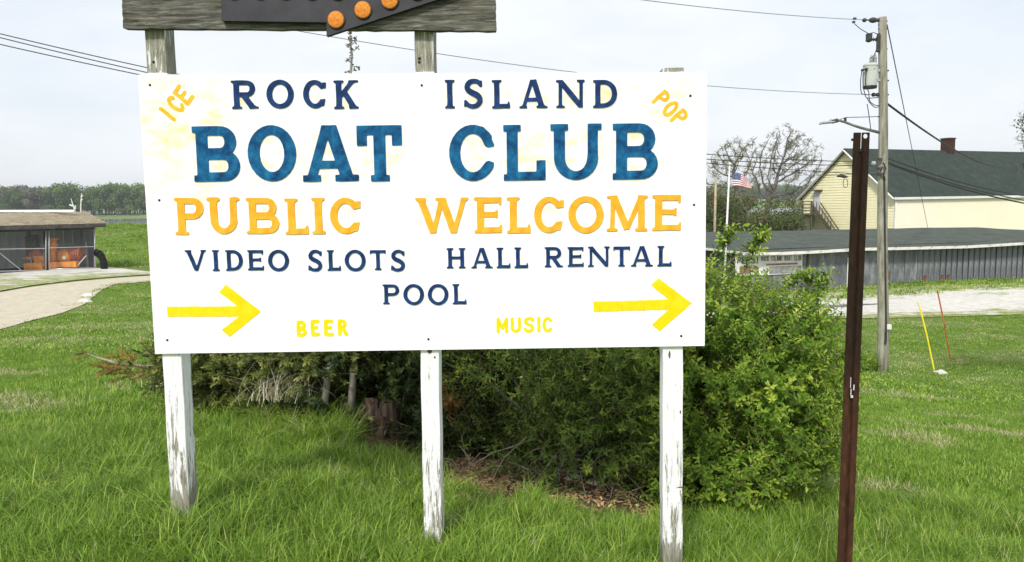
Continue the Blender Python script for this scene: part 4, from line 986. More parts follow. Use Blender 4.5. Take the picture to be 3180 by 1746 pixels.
MB().box(pp(qd(333, 135)), (.07, .05, .05)).build('wire_clamp', M_dark, fz, origin=pp(qd(333, 135))); MB().box(pp(qd(322, 173)), (.06, .05, .05)).build('wire_clamp', M_dark, fz, origin=pp(qd(322, 173)))
# dead-end insulators
for (x0, x1, y, nm) in ((430, 605, 152, 'upper'), (530, 605, 970, 'lower')):
    ins = thing('strain_insulator', pp(qd((x0+x1)/2, y)), ('dark strain insulator at the very top of the utility pole' if nm == 'upper' else 'dark spool insulator on the utility pole just below the transformer'), 'insulator')
    MB().tube([pp(qd(x0, y-4)), pp(qd(x1, y+4))], .018, 8).build('rod', M_dark, ins, origin=pp(qd(x0, y)))
    for xx, rr in (((440, .05), (515, .06), (535, .07), (555, .06), (590, .045)) if nm == 'upper' else ((540, .05), (585, .05))):
        MB().lathe(pp(qd(xx, y)), [(rr*.5, -.05), (rr, -.02), (rr, .02), (rr*.5, .05)], 10, axis=(1, 0, -.03)).build('disc', M_dark, ins, origin=pp(qd(xx, y)))
# street lamp
lamp = thing('street_lamp', pp(qd(600, 1380)), 'thin curved street lamp arm reaching left from the utility pole', 'street lamp')
pts = [pp(q6(*p)) for p in ((1392, 1040), (1320, 1022), (1250, 1004), (1190, 985), (1130, 962), (1090, 950), (1060, 944), (1020, 955))]
MB().tube(pts, [.038, .036, .034, .032, .03, .028, .026, .025], 8).build('arm', noisy('dull lamp arm', (.10, .10, .10), (.20, .20, .19), 8, .6), lamp, smooth=True, origin=pts[0])
pts = [pp(q6(*p)) for p in ((1388, 915), (1130, 922), (1060, 945))]; MB().tube(pts, .010, 6).build('stay_rod', M_dark, lamp, origin=pts[0])
MB().beam(pp(q6(1122, 962)), pp(q6(1124, 922)), .05, .05).build('strut', M_dark, lamp, origin=pp(q6(1122, 950)))
MB().tube([pp(q6(1065, 944)), pp(q6(1020, 956))], .05, 8).build('collar', M_dark, lamp, origin=pp(q6(1050, 948)))
c = pp(q6(985, 968)); mb = MB(); hd = []
for xx, zz_, yy in ((-.20, -.02, .04), (-.14, .0, .09), (0, .015, .11), (.10, .02, .09), (.18, .03, .05)):
    for k in range(8):
        a = 2*math.pi*k/8; hd.append(c+np.array([xx, yy*math.cos(a), zz_+max(0, math.sin(a))*.04-.02*(math.sin(a) < 0)]))
mb.add(hd, [(i*8+k, i*8+(k+1) % 8, (i+1)*8+(k+1) % 8, (i+1)*8+k) for i in range(4) for k in range(8)]+[tuple(range(8)), tuple(32+k for k in range(8))])
o = mb.build('lamp_head', M_steel, lamp, origin=c); fix_normals(o)
c2 = pp(q6(1008, 945)); MB().lathe(c2, [(.03, -.03), (.035, .01), (.02, .04)], 8).build('photocell', M_porc, lamp, origin=c2)

# ------------------------------------------------------------------ wires
def cable(a, b, sagm, rad, label, name='power_cable', n=36, grp=None, mt=None):
    a, b = np.array(a, float), np.array(b, float); Q = [a+(b-a)*s-np.array([0, 0, 4*sagm*s*(1-s)]) for s in np.linspace(0, 1, n)]
    o = MB().tube(Q, rad, 5).build(name, mt or M_wire, None, origin=a); return tag(o, label, 'cable', grp)
M_wl = mat('aluminium wire', (.16, .16, .17), .5, .3)
cable(pp(qd(432, 148)), P(1500, -70, 12), .10, .007, 'thin overhead wire leaving the very top of the pole to the upper left', mt=M_wl)
cable(pp(qd(535, 968)), P(500, 18, 12.5), .30, .007, 'thin overhead wire running left from below the transformer, behind the sign tops', mt=M_wl)
for (v0, vm, vr, yl), lb in zip(((105, 204, 482, 11), (117, 219, 493, 11), (138, 231, 520, 11)), ('uppermost of the three wires passing behind the left sign post', 'middle of the three wires passing behind the left sign post', 'lowest of the three wires passing behind the left sign post')):
    b = pp((2720, vr+22)); va, sg_ = v0-70.0, .7
    def at_u(u, va, sg_):
        a = P(-260, va, 14.0); S = np.linspace(0, 1, 400)[:, None]; q = a+(b-a)*S-np.array([0, 0, 1.])*4*sg_*S*(1-S); pr = np.array([proj(x) for x in q[::4]]); return float(np.interp(u, pr[:, 0], pr[:, 1]))
    for _ in range(4):
        e = np.array([at_u(0, va, sg_)-v0, at_u(441, va, sg_)-vm-3]); J = np.array([[at_u(0, va+5, sg_)-v0-e[0], at_u(0, va, sg_+.05)-v0-e[0]], [at_u(441, va+5, sg_)-vm-3-e[1], at_u(441, va, sg_+.05)-vm-3-e[1]]])/np.array([5, .05]); dv = np.linalg.solve(J, -e); va += dv[0]; sg_ += dv[1]
    a = P(-260, va, 14.0); cable(a, b, sg_, .010, lb, n=50, grp='wires behind the left sign post')
mid = P(2936, 431, 50)
cable(pp((2755, 322), .1), P(3168, 506, 68), .9, .030, 'thick twisted service cable drooping from the pole to the clubhouse roof')
cable(pp((2755, 79)), P(2882, 712, 53), .0, .014, 'taut thin guy wire slanting right from the top of the utility pole', 'guy_wire')
gw = pp((2779, 205)); 
for s, w0 in ((.05, .035), (.085, .03)):
    pass
e = pp((3800, 560)); cable(pp((2758, 508)), P(3560, 664, 21), .35, .020, 'lower heavy cable sloping right from the pole past the green roof')
cable(pp((2758, 505)), P(3560, 655, 21.3), .33, .014, 'thin cable beside the heavy one sloping right past the green roof')
cable(pp((2758, 492)), P(3560, 622, 22), .42, .014, 'upper thin cable sloping right from the pole past the green roof')
cable(P(2540, 545, YP), pp((2730, 536)), .02, .008, 'short slack wire left of the pole in front of the yellow gable', mt=M_wl)
sp = thing('wire_splice', P(2620, 548, YP), 'dark cable splice hanging on a wire in front of the yellow gable', 'splice')
MB().tube([P(*q7(1480, 665), YP), P(*q7(1530, 655), YP), P(*q7(1560, 668), YP), P(*q7(1605, 672), YP)], [.012, .05, .04, .012], 8).build('sleeve', M_dark, sp, origin=P(*q7(1540, 660), YP))
MB().tube([P(*q7(1575+25*math.cos(a), 740+50*math.sin(a)), YP) for a in np.linspace(-1.4, 4.6, 20)], .008, 5).build('wire_loop', M_wire, sp, origin=P(*q7(1575, 740), YP))
# weatherhead on the roof
wh = thing('service_mast', P(3172, 520, 68), 'small dark service mast on the green clubhouse roof at the right edge', 'mast')
a = P(3165, 505, 68); MB().tube([a, a+np.array([.6, .3, -.1]), a+np.array([.9, .3, -1.3])], .05, 7).build('mast_pipe', M_dark, wh, origin=a)

# ------------------------------------------------------------------ flagpole, flag, short pole
fb = GY(2246, 36); fb_top = P(2266, 514, 36); 
d_ = fb_top-fb
fp_ = thing('flagpole', fb, 'white metal flagpole with a US flag in front of the bare trees', 'flagpole')
MB().tube([fb-np.array([0, 0, .2]), fb+d_*.5, fb_top], [.06, .052, .035], 10).build('shaft', mat('white pole paint', (.72, .72, .70), .4), fp_, smooth=True, origin=fb)
MB().lathe(fb_top, [(.01, -.02), (.06, .02), (.08, .07), (.06, .12), (.01, .15)], 12).build('finial', mat('gilded ball', (.75, .70, .55), .3), fp_, origin=fb_top)
M_fr = mat('flag red', (.38, .03, .05), .8); M_fw = mat('flag white', (.75, .74, .74), .8); M_fb = mat('flag blue', (.03, .07, .20), .8)
fl = MB(); NXF, NYF = 26, 26
def flp(i, j):
    s, t_ = i/NXF, j/NYF  # s along the fly, t down the hoist
    tl = np.array([345, 618.]); bl = np.array([335, 775.]); tr_ = np.array([445, 640.]); rr = np.array([548, 800.])
    top = tl*(1-s)+(tl+(tr_-tl)*2.0)*s if s < .5 else None
    tx = np.interp(s, [0, .25, .5, .75, 1], [345, 395, 445, 490, 520]); ty = np.interp(s, [0, .25, .5, .75, 1], [618, 626, 645, 688, 728])
    bx = np.interp(s, [0, .25, .5, .75, 1], [335, 385, 440, 495, 548]); by = np.interp(s, [0, .25, .5, .75, 1], [775, 770, 778, 792, 800])
    x = tx*(1-t_)+bx*t_; y = ty*(1-t_)+by*t_
    return P(*q7(x, y), 36+.10*math.sin(s*9+t_*1.5)*s)
for j in range(NYF+1):
    for i in range(NXF+1): fl.v.append(tuple(flp(i, j)))
for j in range(NYF):
    for i in range(NXF):
        a = j*(NXF+1)+i; fl.f.append((a, a+1, a+NXF+2, a+NXF+1)); st_i = j//2; fl.m.append(2 if (i < 11 and j < 14) else (0 if st_i % 2 == 0 else 1))
o = fl.build('flag', [M_fr, M_fw, M_fb], fp_, smooth=True, origin=flp(0, 0)); sm = o.modifiers.new('solid', 'SOLIDIFY'); sm.thickness = .004
for r_ in range(5):
    for c_ in range(6):
        p = flp((c_+.6)*11/6, (r_+.6)*14/5)+np.array([0, -.012, 0]); mb = MB(); rr = .018
        ang = [math.pi/2+k*math.pi/5 for k in range(10)]
        mb.add([p+np.array([math.cos(a)*(rr if k % 2 == 0 else rr*.4), 0, math.sin(a)*(rr if k % 2 == 0 else rr*.4)]) for k, a in enumerate(ang)], [tuple(range(10))]); mb.build('star', M_fw, o, origin=p)
b_ = GY(2217, 60); a_ = P(2223, 555, 60); sp_ = thing('wooden_pole', b_, 'short bare wooden pole beyond the flagpole, close to the white sign edge', 'pole')
MB().tube([b_-np.array([0, 0, .2]), (a_+b_)/2, a_], [.13, .11, .09], 8).build('shaft', noisy('tan pole wood', (.30, .25, .14), (.46, .40, .25), 3), sp_, smooth=True, origin=b_)

# ------------------------------------------------------------------ marker stakes
def stake(top, foot, Yb, mt, name, label, topmat=None):
    b = G(*foot) ; a = P(top[0], top[1], b[1]+.15); r = thing(name, b, label, 'stake')
    MB().tube([b-np.array([0, 0, .15]), b+(a-b)*.5, a], .020, 8).build('rod', mt, r, origin=b)
    if topmat: MB().lathe(a, [(.024, -.16), (.024, 0), (.012, .02)], 10, axis=tuple(a-b)).build('cap', topmat, r, origin=a)
stake((2852, 938), (2905, 1148), 19, noisy('yellow plastic', (.85, .66, .02), (.92, .78, .04), 4, .4, bump=.02), 'marker_stake', 'tall thin yellow marker stake leaning in the lawn right of the pole', mat('pale cap', (.8, .75, .3)))
stake((2911, 902), (2955, 1118), 20, noisy('orange brown plastic', (.30, .08, .015), (.48, .16, .03), 4, .5, bump=.02), 'marker_stake', 'tall thin orange brown marker stake, the right one of two')
M_rock = noisy('pale limestone', (.42, .41, .37), (.75, .74, .70), 9, .9, bump=.6, bd=.02)
def rock(c, r, label, seed, sq=(1, 1, .6)):
    c = np.array(c); mb = MB(); import bmesh
    bm = bmesh.new(); bmesh.ops.create_icosphere(bm, subdivisions=3, radius=1)
    for v in bm.verts:
        k = 1+.35*noise.noise(v.co*1.3+Vector((seed, 0, 0)))+.12*noise.noise(v.co*4+Vector((0, seed, 0))); v.co = Vector((v.co.x*k*sq[0], v.co.y*k*sq[1], v.co.z*k*sq[2]))*r
    me = bpy.data.meshes.new('rock'); bm.to_mesh(me); bm.free(); me.materials.append(M_rock); o = bpy.data.objects.new('rock', me); col.objects.link(o); o.location = c; return tag(o, label, 'rock')
rock(G(2922, 1160), .15, 'small pale stone at the foot of the yellow stake', 3)
rock(G(1778, 1492)+np.array([0, 0, .015]), .035, 'small white stone in the shade under the shrub, left of the right post', 5, (1.4, .8, .7))
rock(G(1842, 1505)+np.array([0, 0, .01]), .03, 'narrow pale stone just left of the right sign post under the shrub', 8, (2.0, .8, .5))
rock(G(2215, 1600)+np.array([0, 0, .0]), .045, 'flat pale stone in grass right of the right sign post', 11, (2.2, 1, .35))
rock(G(264, 938)+np.array([0, 0, .0]), .17, 'white kerb stone at the inner corner of the driveway', 13, (1.2, 1, .6)); rock(G(274, 920)+np.array([0, 0, .0]), .19, 'farther white kerb stone at the driveway corner', 17, (1.2, 1, .6))
# ------------------------------------------------------------------ pump shed on the left
def q5(x, y): return (x/5.367, 620+y/5.367)
YF = 38.0
fl_, fr2 = G(0, 843), G(300, 832)
a0 = P(0, 843, 37.2); a1 = P(300, 832, 39.9)
fz_ = gz1(a1[0], a1[1])
fd = a1-a0; fd[2] = 0; fd /= np.linalg.norm(fd); bkk = np.array([-fd[1], fd[0], 0])
CR = a1.copy(); CR[2] = fz_-.05
ez_ = P(300, 694, 39.9)[2]
Wd = 15.0; Dp = 5.0
ps = thing('pump_shed', (CR[0]-5, CR[1]+2, fz_), 'open fronted shed with a tan shingle roof and chain link gates left of the sign', 'shed')
def sp3(s, t_, z): p = CR-fd*s+bkk*t_; return np.array([p[0], p[1], z])
M_shin = shingle_mat('tan shingles', (.23, .19, .13), (.36, .31, .22), (.47, .42, .31), 2.5, 7)
M_gw = noisy('grey inner boards', (.19, .21, .23), (.31, .33, .36), 1.5, .8, stretch=(2, 2, .3)); M_post = noisy('dark shed post', (.03, .03, .03), (.08, .075, .07), 4)
M_galv = mat('galvanised tube', (.55, .56, .57), .35, .6)
RH = 2.0
ridge0 = P(*q5(1440, 203), 39.7+RH*.9); zr = ridge0[2]
sr = float(-(ridge0-CR)@fd)  # ridge end along the front
e0 = sp3(-.55, -.45, ez_); e1 = sp3(Wd, -.45, ez_); r0 = sp3(sr, RH, zr); r1_ = sp3(Wd, RH, zr); e2 = sp3(-.55, RH*2+.45, ez_); e3 = sp3(Wd, RH*2+.45, ez_)
for pts in ([e1, e0, r0, r1_], [e0, e2, r0], [e2, e3, r1_, r0]):
    pts = [np.asarray(p) for p in pts]; nrm = np.cross(pts[1]-pts[0], pts[2]-pts[1]); nrm /= np.linalg.norm(nrm); nrm = nrm if nrm[2] > 0 else -nrm
    o = slab(pts, nrm, .07).build('roof_slope', M_shin, ps, origin=pts[0]); fix_normals(o)
# shingle courses as lapped strips
mb = MB(); rows = 11
for k in range(rows):
    t0, t1 = k/rows, (k+1)/rows-.004
    for q in range(60):
        s0, s1 = q/60, (q+1)/60; off = (k % 2)*.5/60
        s0 = min(1, s0+off); s1 = min(1, s1+off-.0012)
        if s1 <= s0: continue
        dz = np.array([0, 0, .018+random.uniform(0, .022)])
        L0, L1 = e0*(1-t0)+r0*t0, e1*(1-t0)+r1_*t0; U0, U1 = e0*(1-t1)+r0*t1, e1*(1-t1)+r1_*t1
        A = L0+(L1-L0)*s0+dz; B = L0+(L1-L0)*s1+dz; C = U0+(U1-U0)*s1+dz*.3; D = U0+(U1-U0)*s0+dz*.3
        mb.add([A, B, C, D, A-dz, B-dz], [(0, 1, 2, 3), (0, 4, 5, 1)])
o = mb.build('shingle', M_shin, ps, origin=e0); o['kind'] = 'stuff'; fix_normals(o)
MB().beam(sp3(-.5, -.5, ez_-.10), sp3(Wd, -.5, ez_-.10), .05, .20).build('fascia', M_post, ps, origin=e0)
MB().beam(sp3(.0, -.1, ez_-.2), sp3(Wd, -.1, ez_-.2), .12, .22).build('header_beam', M_post, ps, origin=e0)
a = P(*q5(-60, 192), YF+2.3); b = P(*q5(1240, 188), YF+2.3); MB().beam(a, b, .10, .12).build('ridge_flashing', mat('white flashing', (.78, .78, .76)), ps, origin=a)
# back and side walls of boards
for k in range(34):
    s = k*.45; h = ez_-.05; a = sp3(s+.22, RH*2, fz_-.1); MB().beam(a, np.array([a[0], a[1], h]), .435, .03, up=tuple(bkk)).build('wall_board', M_gw, ps, origin=a)
for k in range(9):
    a = sp3(.02, .25+k*.45, fz_-.1); MB().beam(a, np.array([a[0], a[1], ez_-.05]), .03, .435, up=tuple(bkk)).build('wall_board', M_gw, ps, origin=a)
for s in (2.6, 6.6, 10.5): a = sp3(s, RH*2-.1, fz_-.1); MB().beam(a, np.array([a[0], a[1], ez_]), .16, .14).build('shed_post', M_post, ps, origin=a)
for px_ in (294, 146): 
    c = P(px_, 800, 38); s = float(-(c-CR)@fd); a = sp3(s, 0, fz_-.1); MB().beam(a, np.array([a[0], a[1], ez_-.05]), .12, .12).build('shed_post', M_post, ps, origin=a)
fpl = -bkk
def sf(uv, off=.12): return on_plane(uv[0], uv[1], CR-bkk*off, bkk)
slab_ = slab([sp3(0, 0, fz_+.02), sp3(Wd, 0, fz_+.02), sp3(Wd, 4, fz_+.02), sp3(0, 4, fz_+.02)], (0, 0, 1), .2).build('floor_slab', noisy('shed floor', (.06, .06, .055), (.13, .12, .11), 2), ps, origin=CR)
def gate(x0, x1, y0l, y0r, y1l, y1r, rail, brace, label):
    g = thing('chain_link_gate', sf(q5((x0+x1)/2, (y1l+y1r)/2)), label, 'gate')
    c = [sf(q5(x0, y0l)), sf(q5(x1, y0r)), sf(q5(x1, y1r)), sf(q5(x0, y1l))]
    for i in range(4): MB().tube([c[i], c[(i+1) % 4]], .028, 8).build('frame_tube', M_galv, g, smooth=True, origin=c[i])
    r0_, r1q = sf(q5(x0, rail[0])), sf(q5(x1, rail[1])); MB().tube([r0_, r1q], .020, 8).build('mid_rail', M_galv, g, origin=r0_)
    for b_ in brace: p0, p1 = sf(q5(*b_[0])), sf(q5(*b_[1])); MB().tube([p0, p1], .018, 6).build('brace', M_galv, g, origin=p0)
    mb = MB(); ex = c[1]-c[0]; W_ = np.linalg.norm(ex); ex /= W_; zb = c[3][2]; H2 = c[0][2]-zb; st = .085
    for sg in (1, -1):
        k = -H2
        while k < W_+H2:
            p0x, p0z, p1x, p1z = (k, 0, k+H2, H2) if sg == 1 else (k, H2, k+H2, 0)
            t0 = max(0, (0-p0x)/(p1x-p0x)); t1 = min(1, (W_-p0x)/(p1x-p0x))
            if t1 > t0:
                q0 = c[3]*1.0; A = np.array([*(c[3]+ex*(p0x+(p1x-p0x)*t0))[:2], zb+p0z+(p1z-p0z)*t0]); B = np.array([*(c[3]+ex*(p0x+(p1x-p0x)*t1))[:2], zb+p0z+(p1z-p0z)*t1])
                mb.beam(A, B, .004, .004)
            k += st*1.414
    o = mb.build('wire_mesh', M_galv, g, origin=c[3]); o['kind'] = 'stuff'
gate(818, 1578, 455, 440, 1165, 1135, (805, 785), [((1440, 935), (1262, 1135))], 'right chain link gate of the open shed, next to the black hose')
gate(-1300, 765, 470, 455, 1235, 1172, (850, 815), [((-20, 880), (350, 1175))], 'left chain link gate of the open shed, cut by the picture edge')
# orange pumps inside
M_or = noisy('orange machine paint', (.58, .17, .02), (.85, .34, .05), 5, .5); M_od = noisy('rusty red machine', (.36, .08, .025), (.55, .15, .05), 5, .6)
def ip(x, y, dep): return P(*q5(x, y), 38.1+dep)
pu = thing('water_pump', ip(1100, 1130, 1.6), 'orange pump with a tall pipe and round flange behind the right gate', 'pump')
MB().beam(ip(850, 1090, 1.2), ip(1300, 1075, 1.2), .35, .30).build('skid', M_or, pu, origin=ip(1000, 1090, 1.2), bevel=.02)
MB().tube([ip(900, 1150, 1.5), ip(897, 900, 1.5), ip(890, 640, 1.5)], [.20, .18, .16], 14).build('riser_pipe', M_or, pu, smooth=True, origin=ip(900, 1100, 1.5))
for y in (660, 760, 860, 1000): MB().lathe(ip(893, y, 1.5), [(.25, -.03), (.25, .03)], 14).build('flange', M_or, pu, origin=ip(893, y, 1.5))
MB().lathe(ip(1072, 940, 1.4), [(.10, -.16), (.36, -.12), (.40, 0), (.30, .14), (.12, .2)], 18, axis=(0, -1, 0)).build('pump_volute', M_or, pu, smooth=True, origin=ip(1072, 940, 1.4))
MB().lathe(ip(1070, 970, 1.15), [(.10, -.03), (.10, .03)], 12, axis=(0, -1, 0)).build('pump_cap', mat('pale cap 2', (.8, .8, .6)), pu, origin=ip(1070, 970, 1.15))
MB().tube([ip(1120, 920, 1.6), ip(1190, 900, 1.6), ip(1330, 900, 1.6)], [.16, .3, .3], 12).build('motor', M_od, pu, smooth=True, origin=ip(1250, 900, 1.6))
for x in (1200, 1240, 1280, 1320, 1355): MB().lathe(ip(x, 905, 1.6), [(.34, -.03), (.34, .03)], 16, axis=(1, 0, 0)).build('motor_fin', M_od, pu, origin=ip(x, 905, 1.6))
MB().tube([ip(1230, 1040, 1.6), ip(1230, 940, 1.6)], .12, 8).build('pump_leg', M_od, pu, origin=ip(1230, 1040, 1.6))
pu2 = thing('water_pump', ip(600, 1130, 1.6), 'orange engine pump with a gear housing behind the left gate', 'pump')
MB().beam(ip(430, 1130, 1.0), ip(740, 1105, 1.0), .40, .42).build('skid', M_or, pu2, origin=ip(600, 1120, 1.0), bevel=.03)
MB().beam(ip(600, 1010, 1.3), ip(775, 1000, 1.3), .4, .44).build('engine_block', M_or, pu2, origin=ip(690, 1000, 1.3), bevel=.03)
mb = MB(); mb.tube([ip(620, 980, 1.6), ip(620, 900, 1.6), ip(630, 840, 1.6), ip(632, 800, 1.6)], [.42, .34, .16, .05], 10); mb.build('gear_housing', M_od, pu2, origin=ip(620, 950, 1.6))
MB().tube([ip(370, 975, 1.4), ip(500, 975, 1.4), ip(600, 960, 1.4)], [.05, .09, .14], 8).build('drive_shaft', M_or, pu2, origin=ip(480, 975, 1.4))
MB().tube([ip(500, 960, 1.2), ip(525, 1060, 1.2)], .03, 6).build('lever', M_galv, pu2, origin=ip(510, 1000, 1.2))
MB().lathe(ip(555, 935, 1.5), [(.22, -.05), (.22, .05)], 14, axis=(0, -1, 0)).build('pulley', M_od, pu2, origin=ip(555, 935, 1.5))
eb = thing('electrical_box', ip(420, 800, 3.4), 'dark control cabinet on the back wall inside the open shed', 'cabinet'); MB().box(ip(410, 780, 3.4), (1.5, .3, 1.3)).build('cabinet_body', M_post, eb, origin=ip(410, 780, 3.4), bevel=.02); MB().box(ip(410, 780, 3.2), (1.3, .04, 1.1)).build('cabinet_door', noisy('dark door', (.03, .035, .04), (.07, .075, .08), 3), eb, origin=ip(410, 780, 3.2))
wl = MB().box(ip(575, 660, 3.8), (.22, .04, .5)).build('paper_notice', mat('white paper', (.7, .7, .7)), None, origin=ip(575, 660, 3.8), bevel=.004); tag(wl, 'small white notice hung on the dark back wall of the open shed', 'notice')
# black drain hose
hs = [(1590, 880), (1625, 885), (1665, 915), (1700, 965), (1725, 1025), (1735, 1085), (1736, 1150)]
HP = [P(*q5(*p), 38.6) for p in hs]; ho = thing('drain_hose', HP[-1], 'thick black ribbed hose arching from the shed wall to the gravel', 'hose')
MB().tube(HP, .17, 14).build('hose_body', mat('black rubber', (.012, .012, .014), .6), ho, smooth=True, origin=HP[0])
for i in range(len(HP)-1):
    for s in (.15, .4, .65, .9): c = HP[i]*(1-s)+HP[i+1]*s; MB().lathe(c, [(.18, -.012), (.195, 0), (.18, .012)], 14, axis=tuple(HP[i+1]-HP[i])).build('rib', bpy.data.materials['black rubber'], ho, origin=c)

# ------------------------------------------------------------------ vegetation helpers: instances on points
hidden = bpy.data.collections.new('plant_pieces')
def piece(mb_or_me, name, mats, tint=None):
    me = bpy.data.meshes.new(name); me.from_pydata(mb_or_me.v, [], mb_or_me.f)
    for m in mats: me.materials.append(m)
    me.polygons.foreach_set('material_index', mb_or_me.m)
    if tint is not None:
        at = me.attributes.new('tint', 'FLOAT', 'POINT'); at.data.foreach_set('value', np.asarray(tint, np.float32))
    o = bpy.data.objects.new(name, me); return o
def scatter(name, pieces, pts, rots, scales, idx, parent=None, origin=(0, 0, 0)):
    """one object that repeats the pieces on points"""
    c = bpy.data.collections.new(name+'_pieces')
    for k, p in enumerate(pieces):
        p.name = 'piece_%02d' % k+'_'+name; c.objects.link(p)
    pts = np.asarray(pts, np.float32); o0 = np.asarray(origin, np.float32)
    me = bpy.data.meshes.new(name); me.vertices.add(len(pts)); me.vertices.foreach_set('co', (pts-o0).ravel())
    for nm, ty, arr in (('rot', 'FLOAT_VECTOR', rots), ('scl', 'FLOAT', scales), ('idx', 'INT', idx)):
        at = me.attributes.new(nm, ty, 'POINT'); at.data.foreach_set('vector' if ty == 'FLOAT_VECTOR' else 'value', np.asarray(arr, np.int32 if ty == 'INT' else np.float32).ravel())
    o = bpy.data.objects.new(name, me); col.objects.link(o); o.location = Vector(origin)
    if parent is not None: o.parent = parent; o.location = Vector(origin)-parent_loc(parent)
    ng = bpy.data.node_groups.new(name, 'GeometryNodeTree'); ng.interface.new_socket('Geometry', in_out='INPUT', socket_type='NodeSocketGeometry'); ng.interface.new_socket('Geometry', in_out='OUTPUT', socket_type='NodeSocketGeometry')
    gi = ng.nodes.new('NodeGroupInput'); go = ng.nodes.new('NodeGroupOutput'); ip_ = ng.nodes.new('GeometryNodeInstanceOnPoints'); ci = ng.nodes.new('GeometryNodeCollectionInfo')
    ci.inputs['Collection'].default_value = c; ci.inputs['Separate Children'].default_value = True; ci.inputs['Reset Children'].default_value = True
    def na(nm, ty):
        n = ng.nodes.new('GeometryNodeInputNamedAttribute'); n.data_type = ty; n.inputs['Name'].default_value = nm; return n.outputs['Attribute']
    ng.links.new(gi.outputs[0], ip_.inputs['Points']); ng.links.new(ci.outputs[0], ip_.inputs['Instance']); ip_.inputs['Pick Instance'].default_value = True
    e2r = ng.nodes.new('FunctionNodeEulerToRotation'); ng.links.new(na('rot', 'FLOAT_VECTOR'), e2r.inputs[0]); ng.links.new(e2r.outputs[0], ip_.inputs['Rotation'])
    ng.links.new(na('scl', 'FLOAT'), ip_.inputs['Scale']); ng.links.new(na('idx', 'INT'), ip_.inputs['Instance Index']); ng.links.new(ip_.outputs[0], go.inputs[0])
    md = o.modifiers.new('scatter', 'NODES'); md.node_group = ng; return o
def dir_euler(D, spin):
    """euler angles that turn local +Z to each direction, with a spin about it"""
    out = np.empty((len(D), 3))
    for i, (d, s) in enumerate(zip(D, spin)):
        out[i] = (Vector(d).to_track_quat('Z', 'Y') @ Matrix.Rotation(s, 3, 'Z').to_quaternion()).to_euler()
    return out

# ------------------------------------------------------------------ grass
M_grass = foliage_mat('grass blades', (.055, .125, .010), (.21, .36, .032), (.55, .66, .14), .34, .5)
M_straw = foliage_mat('dry straw', (.38, .34, .18), (.60, .55, .34), None, .2, .7); M_pale = foliage_mat('pale dry grass', (.55, .50, .34), (.82, .78, .60), None, .2, .7)
def blade(mb, tint, base, ang, L, lean, wd, segs=4, m=0, droop=1.0):
    lean = lean*random.choice((.8, 1.0, 1.35))
    dx, dy = math.cos(ang), math.sin(ang); n0 = len(mb.v); tt = random.random()
    for k in range(segs+1):
        s = k/segs; out = lean*L*(s**1.6)*droop; z = L*(s-.35*lean*s*s*droop); w_ = wd*(1-s)**.7*.5*(1 if k < segs else 0)
        c = (base[0]+dx*out, base[1]+dy*out, z)
        if k < segs: mb.v += [(c[0]-dy*w_, c[1]+dx*w_, z), (c[0]+dy*w_, c[1]-dx*w_, z)]; tint += [tt, tt]
        else: mb.v.append(c); tint.append(tt)
    for k in range(segs-1): mb.f.append((n0+2*k, n0+2*k+1, n0+2*k+3, n0+2*k+2)); mb.m.append(m)
    mb.f.append((n0+2*segs-2, n0+2*segs-1, n0+2*segs)); mb.m.append(m)
def tuft(nm, nb, rad, h0, h1, wd, straw=.04, lean=(.2, .9), bias=None):
    mb = MB(); tint = []
    for _ in range(nb):
        r = rad*math.sqrt(random.random()); a = random.uniform(0, 6.283); b = random.uniform(0, 6.283) if bias is None else random.gauss(bias, .8)
        blade(mb, tint, (r*math.cos(a), r*math.sin(a)), b, random.uniform(h0, h1), random.uniform(*lean), wd*random.uniform(.7, 1.3), 4, 1 if random.random() < straw else 0)
    return piece(mb, nm, [M_grass, M_straw], tint)
def in_view(x, y, z, mx=120, my=120):
    d = np.stack([x, y, z], -1)-CAM; zc = d@_F; u = PW/2+FPX*(d@_RC)/zc; v = PH/2-FPX*(d@_UC)/zc
    return (zc > .3) & (u > -mx) & (u < PW+mx) & (v > -my) & (v < PH+my*2)
near_p = [tuft('t', 34, .085, .05, .15, .0045, .012) for _ in range(6)]+[tuft('t', 30, .08, .06, .18, .005, .015, (.4, 1.3), k) for k in (0, 1.5, 3, 5)]+[tuft('t', 26, .08, .03, .10, .004, .16), tuft('t', 24, .08, .03, .10, .004, .7)]
def field(name, pieces, box, n, sc, keep=None, seed=1, wts=None, label=None):
    r = np.random.default_rng(seed); x = r.uniform(box[0], box[1], n); y = box[2]+(box[3]-box[2])*r.uniform(0, 1, n)**box[4]
    z = gz(x, y); k = in_view(x, y, z)
    if keep is not None: k &= keep(x, y, r)
    x, y, z = x[k], y[k], z[k]; m = len(x)
    nz_ = np.array([noise.noise(Vector((a*.9, b*.9, seed))) for a, b in zip(x, y)])
    s = (sc[0]+(sc[1]-sc[0])*r.uniform(0, 1, m))*(1+.45*nz_)
    rots = np.stack([r.normal(0, .12, m), r.normal(0, .12, m), r.uniform(0, 6.283, m)], 1)
    idx = r.choice(len(pieces)-1, m)
    dry = np.array([noise.noise(Vector((a*.28, b*.75, 7.3))) for a, b in zip(x, y)])+.35*np.array([noise.noise(Vector((a*1.3, b*2.2, 3.3))) for a, b in zip(x, y)])
    idx[(dry > np.where(x < 0, .30, np.where(y > 9, .13, .27) if name != 'long_grass' else .42)) & (r.uniform(0, 1, m) < (.8 if name != 'long_grass' else .3))] = len(pieces)-1
    o = scatter(name, pieces, np.stack([x, y, z-.005], 1), rots, s, idx); tag(o, label, None, None, 'stuff'); return m
def poly_px(pts): return np.array([G(*p)[:2] for p in pts])
